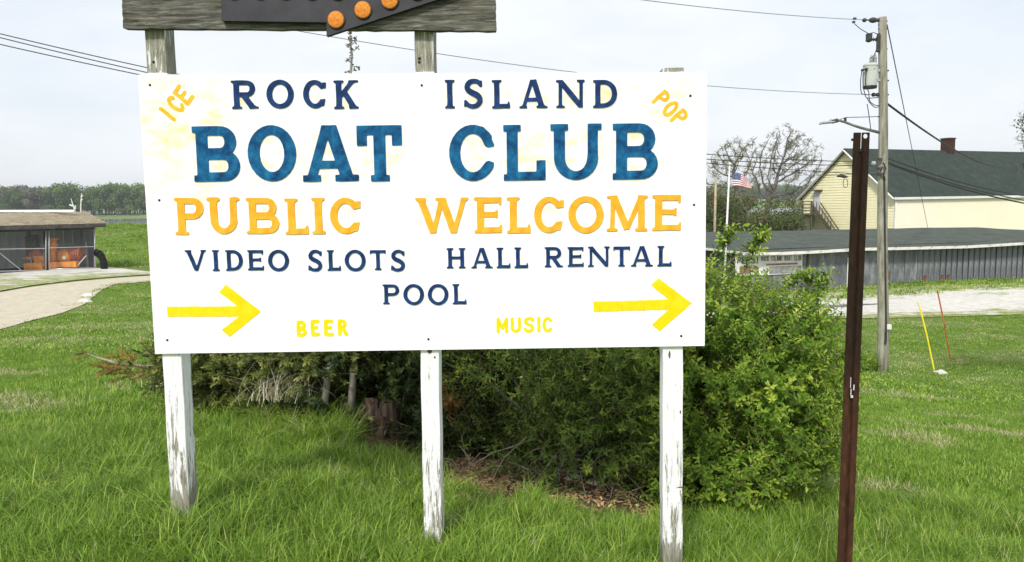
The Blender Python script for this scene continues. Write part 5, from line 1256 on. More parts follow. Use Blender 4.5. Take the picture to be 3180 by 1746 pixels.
def inside(poly, x, y):
    c = np.zeros(x.shape, bool); n = len(poly); j = n-1
    for i in range(n):
        xi, yi = poly[i]; xj, yj = poly[j]; c ^= ((yi > y) != (yj > y)) & (x < (xj-xi)*(y-yi)/(yj-yi+1e-12)+xi); j = i
    return c
PD = poly_px([(-300, 1112), (0, 1024), (91, 998), (190, 974), (262, 945), (283, 925), (285, 903), (356, 884), (467, 876), (900, 858), (900, 832), (465, 834), (345, 828), (300, 828), (-300, 838)])
PG = poly_px([(1950, 1000), (2300, 994), (2497, 987), (2758, 985), (3180, 973), (3800, 958), (3800, 880), (3180, 900), (2932, 905), (2758, 922), (2517, 938), (1950, 945)])
shed_poly = np.array([A_[:2], B_[:2], C_[:2], D_[:2]])
def ok(x, y, r):
    jx, jy = r.normal(0, .16, len(x)), r.normal(0, .16, len(x)); jx, jy = jx*np.clip(y/18, 0, 1.6), jy*np.clip(y/18, 0, 1.6)
    q = ~inside(PD, x+jx, y+jy) & ~inside(PG, x+jx*1.5, y+jy*1.5) & ~inside(shed_poly, x, y)
    for fx, fy in ((-1.60, 3.36), (-.40, 3.34), (.74, 3.36)): q &= np.hypot(x-fx, y-fy-.02) > .085+r.uniform(0, .04, len(x))
    b = bareness(x, y); q &= r.uniform(0, 1, len(x)) > np.clip((b-.25)*2.4, 0, 1)
    s_ = -((np.stack([x, y], 1)-CR[:2])@fd[:2]); t_ = (np.stack([x, y], 1)-CR[:2])@bkk[:2]; q &= ~((s_ > -.2) & (t_ > -.2) & (t_ < 4.5))
    return q
def lawn_r(x): return x > 1.9
tall_p = [tuft('t', 16, .10, .12, .24, .0052, .03, (.7, 1.6)) for _ in range(5)]+[tuft('t', 16, .10, .08, .16, .005, .5, (.7, 1.6))]
def gaps(x, y, r): return np.array([noise.noise(Vector((a*4.2, b*4.2, 5))) for a, b in zip(x, y)])
m0 = field('long_grass', tall_p, (-4.0, 3.2, 1.7, 5.0, 1.0), 2200, (.5, 1.0), lambda x, y, r: ok(x, y, r) & (gaps(x, y, r) > -.1) & ~((x > 1.75) & (y > 3.6)), 11)
m1 = field('long_grass', near_p, (-4.2, 3.4, 1.7, 5.2, 1.0), 17000, (.65, 1.12), lambda x, y, r: ok(x, y, r) & ~((gaps(x, y, r) < -.22) & (r.uniform(0, 1, len(x)) < .6)) & ~((x > 1.75) & (y > 3.6) & (r.uniform(0, 1, len(x)) < .55)), 1)
mid_p = [tuft('t', 32, .12, .03, .085, .007, .03) for _ in range(6)]+[tuft('t', 22, .10, .03, .08, .007, .65)]
m2 = field('lawn_grass', mid_p, (-9, 11, 4.6, 13.5, 1.15), 42000, (.65, 1.1), ok, 2)
far_p = [tuft('t', 36, .30, .02, .062, .02, .03) for _ in range(5)]+[tuft('t', 26, .26, .02, .05, .018, .7)]
m3 = field('lawn_grass', far_p, (-26, 26, 12.5, 34, 1.1), 30000, (.7, 1.1), ok, 3)
vfar = [tuft('t', 34, .6, .05, .14, .04, .03) for _ in range(4)]+[tuft('t', 26, .5, .03, .1, .035, .6)]
m4 = field('bank_grass', vfar, (-42, 48, 32, 57, 1.0), 14000, (.7, 1.2), ok, 4)
print('grass tufts', m1, m2, m3, m4)

# ------------------------------------------------------------------ leaves
def leaf(mb, tint, p, d, n, L, w_, tt, m=0, fold=.25):
    p, d, n = Vector(p), Vector(d).normalized(), Vector(n); s = d.cross(n).normalized(); n = s.cross(d).normalized(); k = len(mb.v)
    mb.v += [tuple(p), tuple(p+d*L*.42+s*w_/2+n*w_*fold), tuple(p+d*L*.5-n*w_*.02), tuple(p+d*L*.42-s*w_/2+n*w_*fold), tuple(p+d*L*.78+s*w_*.30+n*(w_*fold*.6)-n*L*.03), tuple(p+d*L*.78-s*w_*.30+n*(w_*fold*.6)-n*L*.03), tuple(p+d*L-n*L*.10)]
    mb.f += [(k, k+1, k+2), (k, k+2, k+3), (k+2, k+1, k+4), (k+2, k+4, k+6), (k+2, k+6, k+5), (k+2, k+5, k+3)]; mb.m += [m]*6; tint += [tt]*7
def sprig(nm, n, L, leafL, leafW, mats, droop=.15, tip=.5, whorl=2):
    mb = MB(); tint = []
    pts = [(L*.02*math.sin(k), L*.02*math.cos(k*2), L*k/6) for k in range(7)]
    mb.tube(pts, [.0022*(1-k*.12) for k in range(7)], 4, 1); tint += [.5]*len(mb.v)
    for k in range(n):
        s = .12+.88*k/(n-1) if n > 1 else 1; z = L*s; a0 = k*2.4
        for w in range(whorl):
            a = a0+w*2*math.pi/whorl+random.uniform(-.3, .3); el = random.uniform(.15, .7)+(.5 if s > .85 else 0)
            d = (math.cos(a)*math.cos(el), math.sin(a)*math.cos(el), math.sin(el)-droop)
            sz = (1-.35*s)*random.uniform(.75, 1.15)
            leaf(mb, tint, (0, 0, z), d, (0, 0, 1), leafL*sz, leafW*sz, min(1, .15+tip*s+random.uniform(0, .35)))
    return piece(mb, nm, mats, tint)
M_twig = noisy('twig bark', (.10, .075, .045), (.24, .19, .12), 40, .8); M_bark = noisy('grey bark', (.12, .11, .09), (.30, .28, .24), 30, .9, stretch=(1, 1, .3))
M_leafA = foliage_mat('shrub leaf', (.035, .10, .010), (.19, .33, .03), (.58, .68, .10), .45, .5)
M_leafB = foliage_mat('willowy leaf', (.04, .085, .012), (.17, .27, .035), (.54, .62, .13), .42, .5)
M_jun = foliage_mat('juniper needles', (.016, .034, .010), (.05, .085, .022), (.24, .28, .06), .25, .6)
M_dead = foliage_mat('dead orange foliage', (.24, .11, .03), (.52, .28, .08), None, .2, .8)
def shrub(name, label, lobes, n, pcs, wts, seed, root, stems=14, scl=(.8, 1.3), gap=.30, inner=.45, up=.5, stem_r=.016, grpmat=M_bark):
    r = np.random.default_rng(seed); rs = random.Random(seed)
    th = thing(name, root, label, 'shrub')
    V = np.array([l[3]*l[4]*l[5] for l in lobes])**(2/3); pts = []; dirs = []
    while len(pts) < n:
        l = lobes[r.choice(len(lobes), p=V/V.sum())]; d = r.normal(size=3); d /= np.linalg.norm(d)
        rad = inner+(1-inner)*r.uniform(0, 1)**.45; rad *= 1+.22*noise.noise(Vector(d*2.3)+Vector((seed, l[0], 0)))
        p = np.array(l[:3])+d*rad*np.array(l[3:6])
        if noise.noise(Vector(p)*2.6+Vector((seed*3.1, 0, 0))) < -gap+(.55-.55*rad)*0: continue
        if p[2] < gz1(p[0], p[1])+.03: continue
        if p[1] < 3.52: continue
        out = p-np.array(l[:3]); out /= np.linalg.norm(out)+1e-6; dd = out*.8+np.array([0, 0, up])+r.normal(0, .45, 3); dd /= np.linalg.norm(dd)
        pts.append(p); dirs.append(dd)
    pts = np.array(pts); rots = dir_euler(dirs, r.uniform(0, 6.28, n)); s = r.uniform(scl[0], scl[1], n)
    o = scatter('foliage', pcs, pts, rots, s, r.choice(len(pcs), n, p=wts), th, root); o['kind'] = 'stuff'
    root = np.asarray(root)
    for k in range(stems):
        tgt = pts[r.integers(n)]; b = root+np.array([rs.uniform(-.5, .5)*max(l[3] for l in lobes)*.6, rs.uniform(-.12, .25), 0]); b[2] = gz1(b[0], b[1])-.05
        mid = b*.45+tgt*.55+np.array([0, 0, .22*np.linalg.norm(tgt-b)])+r.normal(0, .06, 3); Q = [b*(1-s)**2+2*s*(1-s)*mid+s*s*tgt+r.normal(0, .008, 3) for s in np.linspace(0, 1, 10)]
        rr = stem_r*rs.uniform(.5, 1.2); MB().tube(Q, [rr*(1-.8*q/9)+.0015 for q in range(10)], 6).build('stem', grpmat, th, smooth=True, origin=b)
    return th, pts
# ------------------------------------------------------------------ shrubs behind the sign
sprA = [sprig('s', 8, .19, .044, .020, [M_leafA, M_twig]) for _ in range(5)]+[sprig('s', 6, .12, .048, .022, [M_leafA, M_twig], tip=.8) for _ in range(2)]
lob = []
def lobe(u, v, Y_, ru, rv, ry): c = P(u, v, Y_); k = Y_/FPX; lob.append((*c, ru*k, ry, rv*k))
lobe(2230, 1200, 5.3, 320, 330, .95); lobe(2085, 905, 5.6, 115, 105, .6); lobe(2350, 1080, 5.5, 210, 170, .8); lobe(2210, 1460, 4.75, 250, 130, .5); lobe(2400, 1290, 5.3, 190, 160, .7); lobe(2050, 1060, 5.7, 280, 250, .8); lobe(2365, 1010, 5.6, 105, 60, .4); lobe(1900, 940, 5.9, 240, 180, .6)
rt_ = GY(2150, 5.3)
shrub('leafy_shrub', 'large bright green leafy shrub standing right of the sign panel', lob, 6900, sprA, None, 5, rt_, 34, (.7, 1.35), .08, .3, .45)
# loose shoots above its outline
sho = [((2150, 900), (2230, 780), (2262, 735)), ((2260, 950), (2330, 800), (2365, 740)), ((2350, 950), (2440, 890), (2500, 868)), ((2420, 980), (2500, 920), (2545, 872)), ((2180, 900), (2270, 800), (2345, 752)), ((2480, 1170), (2560, 1130), (2610, 1110)), ((2450, 1250), (2570, 1225), (2640, 1175)), ((2400, 1040), (2460, 1000), (2470, 960))]
pts = []; dr_ = []; sh = thing('leafy_shrub', rt_+np.array([.1, .15, 0]), 'long loose shoots poking above and right of the bright green shrub', 'shrub')
for s3 in sho:
    Q = [P(*p, 5.35) for p in s3]; Q = [Q[0]*(1-s)**2+2*s*(1-s)*Q[1]+s*s*Q[2] for s in np.linspace(0, 1, 10)]
    MB().tube(Q, [.006*(1-.07*k) for k in range(10)], 5).build('shoot', M_twig, sh, origin=Q[0])
    for k in range(4 if s3[2] != (2345, 752) else 8, 10):
        for _ in range(4 if k > 6 else 2): pts.append(Q[k]+rng.normal(0, .02, 3)); d = (Q[k]-Q[k-1])/np.linalg.norm(Q[k]-Q[k-1])+rng.normal(0, .5, 3); dr_.append(d/np.linalg.norm(d))
sprA2 = [sprig('s', 5, .11, .062, .032, [M_leafA, M_twig], tip=.8) for _ in range(3)]
o = scatter('foliage', sprA2, pts, dir_euler(dr_, rng.uniform(0, 6.28, len(pts))), rng.uniform(.7, 1.1, len(pts)), rng.integers(0, 3, len(pts)), sh, rt_); o['kind'] = 'stuff'

sprB = [sprig('s', 7, .20, .048, .015, [M_leafB, M_twig], droop=.3) for _ in range(5)]+[sprig('s', 4, .10, .042, .016, [M_leafB, M_twig]) for _ in range(2)]
lob = []
lobe(1700, 1180, 5.4, 330, 260, .7); lobe(1600, 960, 5.6, 380, 320, .6); lobe(1880, 1240, 5.2, 240, 250, .7); lobe(1780, 1440, 4.75, 270, 120, .4); lobe(1560, 1360, 5.0, 150, 80, .3)
shrub('willowy_shrub', 'dark twiggy shrub with narrow leaves between the middle and right sign posts', lob, 4300, sprB, None, 9, GY(1740, 5.2), 46, (.8, 1.3), .20, .35, .35, .012)
lob = []
lobe(1250, 1120, 5.8, 330, 230, .6); lobe(960, 1080, 6.1, 330, 170, .6); lobe(1400, 1250, 5.8, 200, 140, .5); lobe(1150, 940, 6.1, 420, 260, .5); lobe(1390, 1345, 5.25, 120, 80, .3); lobe(1050, 1260, 5.5, 170, 60, .25)
def jun(nm):
    mb = MB(); tint = []
    for k in range(34):
        s = random.random(); a = random.uniform(0, 6.28); z = .2*s; L = .055*(1.1-s*.6); el = random.uniform(.3, 1.0); d = Vector((math.cos(a)*math.cos(el), math.sin(a)*math.cos(el), math.sin(el))); p = Vector((0, 0, z)); sd_ = d.cross(Vector((0, 0, 1))).normalized()*.0035; t_ = min(1, .1+.5*s+random.uniform(0, .4)); n0 = len(mb.v)
        mb.v += [tuple(p-sd_), tuple(p+sd_), tuple(p+d*L*.6+sd_*1.2), tuple(p+d*L), tuple(p+d*L*.6-sd_*1.2)]; mb.f.append((n0, n0+1, n0+2, n0+3, n0+4)); mb.m.append(0); tint += [t_]*5
    n0 = len(mb.v); mb.tube([(0, 0, 0), (0, 0, .1), (0, 0, .2)], [.003, .002, .001], 4, 1); tint += [.4]*(len(mb.v)-n0); return mb, tint
def jpiece(m): mb, t_ = jun('j'); return piece(mb, 'j', [m, M_twig], t_)
shrub('juniper_shrub', 'dark evergreen shrub behind the middle sign post with deep shade beneath', lob, 4800, [jpiece(M_jun) for _ in range(5)], None, 13, GY(1200, 5.8), 24, (.8, 1.4), .22, .3, .3, .02)
lob = []
lobe(800, 1140, 5.9, 260, 95, .45); lobe(620, 1130, 5.8, 130, 60, .4); lobe(960, 1190, 5.6, 170, 110, .35); lobe(1000, 1090, 5.6, 200, 60, .3)
M_jy = foliage_mat('yellowing juniper', (.05, .08, .02), (.15, .19, .04), (.36, .36, .09), .25, .6)
shrub('juniper_shrub', 'low yellow green evergreen branches behind the left sign post', lob, 2300, [jpiece(M_jy) for _ in range(4)]+[jpiece(M_jun)], [.23, .23, .23, .16, .15], 17, GY(800, 5.9), 16, (.8, 1.4), .2, .3, .2, .012)
# dead branch with orange needles, far left
db = thing('dead_branch', P(480, 1150, 5.9), 'dead branch with orange brown needles poking left from behind the sign', 'branch')
Q = [P(255, 1092, 6.0), P(300, 1110, 6.0), P(370, 1130, 5.95), P(470, 1140, 5.9), P(640, 1160, 5.9)]; MB().tube(Q, [.004, .008, .012, .016, .02], 7).build('limb', noisy('bleached wood', (.20, .17, .13), (.38, .34, .27), 30), db, origin=Q[2])
pts = []; dd = []
for c, s, n in (((265, 1094), 10, 5), ((385, 1118), 20, 16), ((370, 1150), 18, 16), ((330, 1150), 8, 5), ((440, 1160), 30, 26), ((520, 1150), 40, 24)):
    for _ in range(n): pts.append(P(c[0]+rng.normal(0, s), c[1]+rng.normal(0, s*.4), 5.9+rng.normal(0, .1))); d = np.array([-.8, 0, .2])+rng.normal(0, .5, 3); dd.append(d/np.linalg.norm(d))
o = scatter('foliage', [jpiece(M_dead), jpiece(M_dead), jpiece(M_jy)], pts, dir_euler(dd, rng.uniform(0, 6.28, len(pts))), rng.uniform(.35, .7, len(pts)), rng.integers(0, 3, len(pts)), db, P(480, 1150, 5.9)); o['kind'] = 'stuff'
db2 = thing('dead_branch', P(1385, 1270, 5.2), 'small clump of orange dead needles right of the middle sign post', 'branch')
pts = [P(1388+rng.normal(0, 16), 1262+rng.normal(0, 24), 5.1+rng.normal(0, .04)) for _ in range(46)]; dd = rng.normal(0, 1, (46, 3)); dd /= np.linalg.norm(dd, axis=1)[:, None]
o = scatter('foliage', [jpiece(M_dead)], pts, dir_euler(dd, rng.uniform(0, 6, 46)), rng.uniform(.4, .7, 46), [0]*46, db2, P(1385, 1270, 5.2)); o['kind'] = 'stuff'
MB().tube([P(1385, 1200, 5.15), P(1388, 1270, 5.15), P(1400, 1330, 5.15)], .006, 6).build('limb', M_twig, db2, origin=P(1385, 1270, 5.15))
# dead sapling rising above the sign
ds = thing('dead_sapling', GY(1085, 5.3), 'thin dead sapling stem sticking up above the sign between its posts', 'sapling')
b = GY(1085, 5.3); Q = [b, P(1098, 1150, 5.3), P(1100, 700, 5.3), P(1089, 228, 5.3), P(1093, 170, 5.3), P(1088, 140, 5.3), P(1087, 104, 5.3)]
MB().tube(Q, [.030, .026, .016, .0075, .0075, .006, .003], 8).build('trunk', M_bark, ds, smooth=True, origin=b)
b2 = GY(1000, 5.3); Q = [b2, P(1016, 1180, 5.3), P(1030, 1110, 5.3), P(1060, 900, 5.35)]; MB().tube(Q, [.03, .026, .022, .012], 8).build('trunk', M_bark, ds, smooth=True, origin=b2)
qt = lambda x, y: (1080+x/10.1, 90+y/10.1)
for seg in (((150, 300), (250, 285)), ((130, 480), (235, 410)), ((170, 700), (240, 640), (310, 590)), ((100, 560), (0, 530)), ((90, 1040), (10, 1000)), ((150, 1200), (230, 1175), (320, 1230)), ((60, 1360), (-20, 1345)), ((100, 370), (60, 330)), ((90, 200), (60, 140)), ((150, 1330), (190, 1290))):
    Q = [P(*qt(*p), 5.3) for p in seg]; MB().tube(Q, .0032, 5).build('twig', M_bark, ds, origin=Q[0])
    c = Q[-1]; mb = MB()
    for k in range(6): leaf(mb, [], c, rng.normal(0, 1, 3), rng.normal(0, 1, 3), .022, .012, .5)
    mb.build('dry_leaf_tuft', noisy('withered leaf', (.06, .07, .03), (.14, .14, .07), 30), ds, origin=c)
for k in range(14):
    y = 150+k*75+random.uniform(-20, 20); c = P(*qt(105+random.uniform(-15, 25), y), 5.3); mb = MB()
    for q in range(4): leaf(mb, [], c, rng.normal(0, 1, 3), rng.normal(0, 1, 3), .02, .010, .5)
    mb.build('dry_leaf_tuft', bpy.data.materials['withered leaf'], ds, origin=c)
# old rotten multi-stemmed stump in the shade
b = G(1165, 1375)+np.array([0, .25, 0]); M_st = noisy('rotten red brown wood', (.012, .008, .006), (.045, .028, .019), 30, .95, stretch=(1, 1, .12), bump=.9, bd=.01, c3=(.10, .068, .048))
stp_ = thing('tree_stump', b, 'rotten reddish brown broken stump in the shade left of the middle sign post', 'stump'); rs = random.Random(4)
for k in range(26):
    a = rs.uniform(0, 6.28); rr = rs.uniform(.01, .13); h = rs.uniform(.18, .30); c = b+np.array([rr*1.3*math.cos(a), rr*.7*math.sin(a), -.08]); rad = rs.uniform(.03, .06); ln = np.array([rs.gauss(0, .04), rs.gauss(0, .03), 0]); n = 8; m_ = 9; mb = MB()
    for i_ in range(n+1):
        s_ = i_/n
        for q in range(m_):
            an = 2*math.pi*q/m_; r2 = rad*(1.15-.2*s_)*(1+.22*noise.noise(Vector((q*1.7+k*5, s_*3, k)))); top = h*s_*(1+(.28*noise.noise(Vector((q*.9, k*3.3, 0))) if s_ > .8 else 0)); mb.v.append(tuple(c+ln*s_+np.array([r2*math.cos(an), r2*math.sin(an), top])))
    mb.f += [(i_*m_+q, i_*m_+(q+1) % m_, (i_+1)*m_+(q+1) % m_, (i_+1)*m_+q) for i_ in range(n) for q in range(m_)]+[tuple(n*m_+q for q in range(m_))]; mb.m += [0]*(n*m_+1)
    mb.build('stump_stem', M_st, stp_, origin=c)
# pale arching dry grass
def dry_tuft(c, n, L, spread, bias, label, dz=0.0):
    mb = MB(); tint = []
    for _ in range(n):
        Lb = L*random.uniform(.5, 1.15); blade(mb, tint, (random.gauss(0, spread), random.gauss(0, spread*.7)), random.gauss(bias, 1.25), Lb, random.uniform(.5, 1.5), .0040, 7, 0)
    me = bpy.data.meshes.new('dry_grass_tuft'); me.from_pydata(mb.v, [], mb.f); me.materials.append(M_pale); at = me.attributes.new('tint', 'FLOAT', 'POINT'); at.data.foreach_set('value', np.asarray(tint, np.float32))
    o = bpy.data.objects.new('dry_grass_tuft', me); col.objects.link(o); o.location = Vector(c)+Vector((0, 0, dz)); return tag(o, label, 'grass tuft', 'tufts of dry grass under the sign')
dry_tuft(G(870, 1320)+np.array([0, -.05, .22]), 150, .40, .12, 0.2, 'large pale dry grass tuft arching right between left and middle posts')
dry_tuft(G(700, 1250)+np.array([0, 0, .16]), 110, .36, .08, 2.8, 'smaller pale dry grass tuft just right of the left sign post')
dry_tuft(G(520, 1215)+np.array([0, 0, .04]), 60, .28, .10, 3.0, 'pale dry grass arching left of the left sign post under the orange branch')
dry_tuft(G(540, 1680), 60, .13, .07, .5, 'flattened straw at the foot of the left sign post')
dry_tuft(G(1390, 1640), 36, .10, .05, .5, 'short straw at the foot of the middle sign post')
# long tussock grass drooping at the shrub edge
lgp = [tuft('t', 40, .07, .14, .30, .0048, .05, (.7, 1.5)) for _ in range(4)]
rr_ = np.random.default_rng(77); pts = []
for _ in range(330):
    uu = rr_.uniform(560, 1090); vv = 1235+(uu-560)*.19+rr_.normal(0, 38); p = G(uu, vv); pts.append(p)
n_ = len(pts); o = scatter('tussock_grass', lgp, pts, np.stack([rr_.normal(.15, .2, n_), rr_.normal(0, .2, n_), rr_.uniform(0, 6.28, n_)], 1), rr_.uniform(.55, 1.1, n_), rr_.integers(0, 4, n_)); tag(o, kind='stuff')
# small white blossoms
mb = MB()
for k in range(7):
    a = 2*math.pi*k/7; leaf(mb, [], (0, 0, 0), (math.cos(a), math.sin(a), .5), (0, 0, 1), .016, .010, .5)
bp = piece(mb, 'b', [mat('white petals', (.62, .62, .48), .7)]); pts = []
for c, n in (((2215, 975), 8), ((2485, 975), 3)):
    for _ in range(n): pts.append(P(c[0]+rng.normal(0, 16), c[1]+rng.normal(0, 9), 4.72+rng.uniform(-.05, .2)))
o = scatter('blossom', [bp], pts, rng.uniform(-.6, .6, (len(pts), 3))+np.array([-1.0, 0, 0])*-1, rng.uniform(.3, .6, len(pts)), [0]*len(pts), [x for x in bpy.data.objects if x.name == 'leafy_shrub'][0], rt_); o['kind'] = 'stuff'
# litter of dead leaves
r = np.random.default_rng(21); pts = []; 
for _ in range(1300):
    uu, vv = (r.normal(1480, 60), r.normal(1500, 30)) if r.uniform() < .75 else (r.uniform(1400, 2050), 1500+r.normal(0, 40)+ .12*(r.uniform(1400, 2050)-1400))
    if uu < 1375: continue
    p = G(uu, min(vv, 1640)); pts.append(p+np.array([0, 0, r.uniform(.004, .022)]))
M_lit = foliage_mat('leaf litter brown', (.16, .09, .045), (.42, .27, .14), (.68, .54, .34), .1, .9)
def litter():
    mb = MB(); tint = []; 
    for _ in range(4): leaf(mb, tint, rng.normal(0, .015, 3)*np.array([1, 1, .2]), (*rng.normal(0, 1, 2), rng.normal(0, .2)), (rng.normal(0, .3), rng.normal(0, .3), 1), .035, .014, random.random())
    return piece(mb, 'l', [M_lit], tint)
o = scatter('leaf_litter', [litter() for _ in range(4)], pts, np.stack([r.normal(0, .3, len(pts)), r.normal(0, .3, len(pts)), r.uniform(0, 6.28, len(pts))], 1), r.uniform(.6, 1.2, len(pts)), r.integers(0, 4, len(pts))); tag(o, kind='stuff')
# bent dead twigs at the shrub feet
tw = thing('fallen_twigs', G(1750, 1500), 'tangle of thin dead twigs under the shrub by the right sign post', 'twigs')
for _ in range(110):
    uu = random.uniform(1420, 2100); p = G(uu, 1440+.12*(uu-1400)+random.uniform(-30, 50)); d = np.array([random.gauss(.3, .5), random.uniform(0, .4), random.uniform(.1, .9)]); L = random.uniform(.15, .5); Q = [p, p+d*L*.5+rng.normal(0, .02, 3), p+d*L+np.array([.06*random.gauss(0, 1), 0, -.08])]; MB().tube(Q, [.003, .0025, .001], 4).build('twig', noisy('pale twig', (.22, .18, .12), (.42, .36, .26), 20) if _ == 0 else bpy.data.materials['pale twig'], tw, origin=p)
# weeds at the foot of the pole
wd_pts = []; wdd = []; b = G(2700, 1175)
for _ in range(260):
    uu = random.uniform(2570, 2722); p = GY(uu, YP+.1+random.uniform(-.25, .5)); p = p+np.array([0, 0, random.uniform(0, .35)*max(0, math.sin((uu-2555)/180*3.1))+.03]); wd_pts.append(p); d = rng.normal(0, .5, 3)+np.array([0, -.2, .7]); wdd.append(d/np.linalg.norm(d))
wt_ = thing('weed_clump', GY(2690, YP-.6), 'low leafy weeds at the foot of the utility pole', 'weeds')
o = scatter('foliage', [sprig('w', 5, .2, .09, .05, [M_leafA, M_twig]) for _ in range(3)], wd_pts, dir_euler(wdd, rng.uniform(0, 6, 260)), rng.uniform(.7, 1.2, 260), rng.integers(0, 3, 260), wt_, GY(2690, YP-.6)); o['kind'] = 'stuff'

# ------------------------------------------------------------------ bare spring trees by space colonisation
def colonise(root, trunk_pts, att, step, kill, infl, iters, seed):
    nodes = [np.array(p, float) for p in trunk_pts]; par = [-1]+list(range(len(nodes)-1)); A = np.array(att)
    N = np.array(nodes); best = np.full(len(A), 1e9); bi = np.zeros(len(A), int); start = 0
    for _ in range(iters):
        if start < len(nodes):
            N = np.array(nodes[start:]); D = np.linalg.norm(A[:, None]-N[None], axis=2); j = D.argmin(1); dm = D[np.arange(len(A)), j]; u = dm < best; best[u] = dm[u]; bi[u] = j[u]+start; start = len(nodes)
        k = best > kill; A, best, bi = A[k], best[k], bi[k]
        m = best < infl
        if not len(A) or not m.any(): break
        acc = {}
        for a, q in zip(A[m], bi[m]): acc.setdefault(int(q), []).append((a-nodes[q])/(np.linalg.norm(a-nodes[q])+1e-9))
        for q, vs_ in acc.items():
            d = np.sum(vs_, 0); n_ = np.linalg.norm(d)
            if n_ < 1e-3: continue
            d = d/n_+rng.normal(0, .16, 3); d /= np.linalg.norm(d); nodes.append(nodes[q]+d*step); par.append(q)
    return nodes, par
def bare_tree(name, label, trunk_px, Y_, crown, natt, step, r_tip, mbark, leafm, nleaf, seed, dirs_down=0, grp=None, leaf_s=.12, expn=2.1, rootp=None):
    r = np.random.default_rng(seed)
    tr_ = [P(u, v, Y_) for u, v in trunk_px]; b = tr_[0]; th = thing(name, b, label, 'tree', grp)
    tp = []
    for a, c in zip(tr_, tr_[1:]):
        m = max(1, int(np.linalg.norm(c-a)/step)); tp += [a+(c-a)*k/m for k in range(m)]
    tp.append(tr_[-1])
    att = []
    k = Y_/FPX
    while len(att) < natt:
        l = crown[r.integers(len(crown))]; c = P(l[0], l[1], Y_); d = r.normal(size=3); d /= np.linalg.norm(d); rad = r.uniform(.15, 1)**.5; att.append(c+d*rad*np.array([l[2]*k, l[4] if len(l) > 4 else l[2]*k*.7, l[3]*k]))
    nodes, par = colonise(b, tp, att, step, step*1.6, step*14, 90, seed)
    n = len(nodes); ch = [[] for _ in range(n)]
    for i, p in enumerate(par):
        if p >= 0: ch[p].append(i)
    rad = np.zeros(n)
    for i in range(n-1, -1, -1):
        rad[i] = r_tip if not ch[i] else sum(rad[c]**expn for c in ch[i])**(1/expn)
    mbt, mbb = MB(), MB(); 
    # chains
    stack = [(0, None)]
    while stack:
        s, pr = stack.pop(); chain = ([pr] if pr is not None else [])+[s]; cur = s
        while ch[cur]:
            big = max(ch[cur], key=lambda c: rad[c])
            for c in ch[cur]:
                if c != big: stack.append((c, cur))
            chain.append(big); cur = big
        rr = [rad[c] for c in chain]
        if pr is not None: rr[0] = rr[1]
        if len(chain) > 1: (mbt if s == 0 else mbb).tube([nodes[c] for c in chain], rr, 6 if max(rr) > .05 else 4, 0, False)
    mbt.build('trunk', mbark, th, smooth=True, origin=b); mbb.build('crown', mbark, th, smooth=True, origin=b)
    tips = [i for i in range(n) if rad[i] < r_tip*2.2]
    if nleaf and tips:
        ii = r.choice(tips, nleaf); pts = np.array([nodes[i] for i in ii])+r.normal(0, step*.35, (nleaf, 3)); mb = MB(); tint = []
        for _ in range(9): leaf(mb, tint, rng.normal(0, leaf_s*1.2, 3), rng.normal(0, 1, 3), rng.normal(0, 1, 3), leaf_s, leaf_s*.6, random.random())
        for _ in range(4):
            q = rng.normal(0, 1, 3); q /= np.linalg.norm(q); n0 = len(mb.v); mb.tube([(0, 0, 0), tuple(q*leaf_s*4)], [r_tip*.6, r_tip*.35], 3, 1, False); tint += [.3]*(len(mb.v)-n0)
        o = scatter('foliage', [piece(mb, 'l', [leafm, mbark], tint)], pts, r.uniform(0, 6.28, (nleaf, 3)), r.uniform(.6, 1.3, nleaf), [0]*nleaf, th, b); o['kind'] = 'stuff'
    return th
M_tb = noisy('far bark', (.09, .08, .065), (.20, .185, .16), 3, .9); M_bud = foliage_mat('spring buds', (.16, .20, .05), (.30, .34, .10), (.42, .42, .2), .3, .7)
bare_tree('bare_tree', 'large spreading bare tree with a few green buds, left of the yellow gable', [(2380, 720), (2383, 660), (2388, 622)], 72, [(2455, 490, 110, 95), (2385, 520, 75, 85), (2500, 520, 70, 60), (2440, 430, 55, 45), (2360, 560, 50, 50), (2490, 590, 50, 30)], 2600, .40, .027, M_tb, M_bud, 420, 3, leaf_s=.10)
bare_tree('bare_tree', 'smaller bare tree behind the flagpole with a trunk that leans left', [(2328, 725), (2322, 660), (2300, 630), (2288, 600), (2284, 560)], 66, [(2285, 480, 70, 50), (2240, 530, 60, 60), (2300, 540, 55, 70), (2330, 460, 30, 35), (2215, 600, 50, 60)], 2000, .40, .027, M_tb, M_bud, 300, 4, leaf_s=.10)
# tree just outside the right edge
bare_tree('leafy_tree', 'leafy twigs of a tree entering at the right edge of the sky', [(3600, 1150), (3560, 800), (3480, 520)], 14, [(3270, 390, 110, 120, .6), (3400, 300, 160, 160), (3530, 350, 200, 200)], 700, .16, .006, M_tb, foliage_mat('tree leaf', (.05, .08, .02), (.12, .15, .04), None, .3), 950, 8, leaf_s=.045)

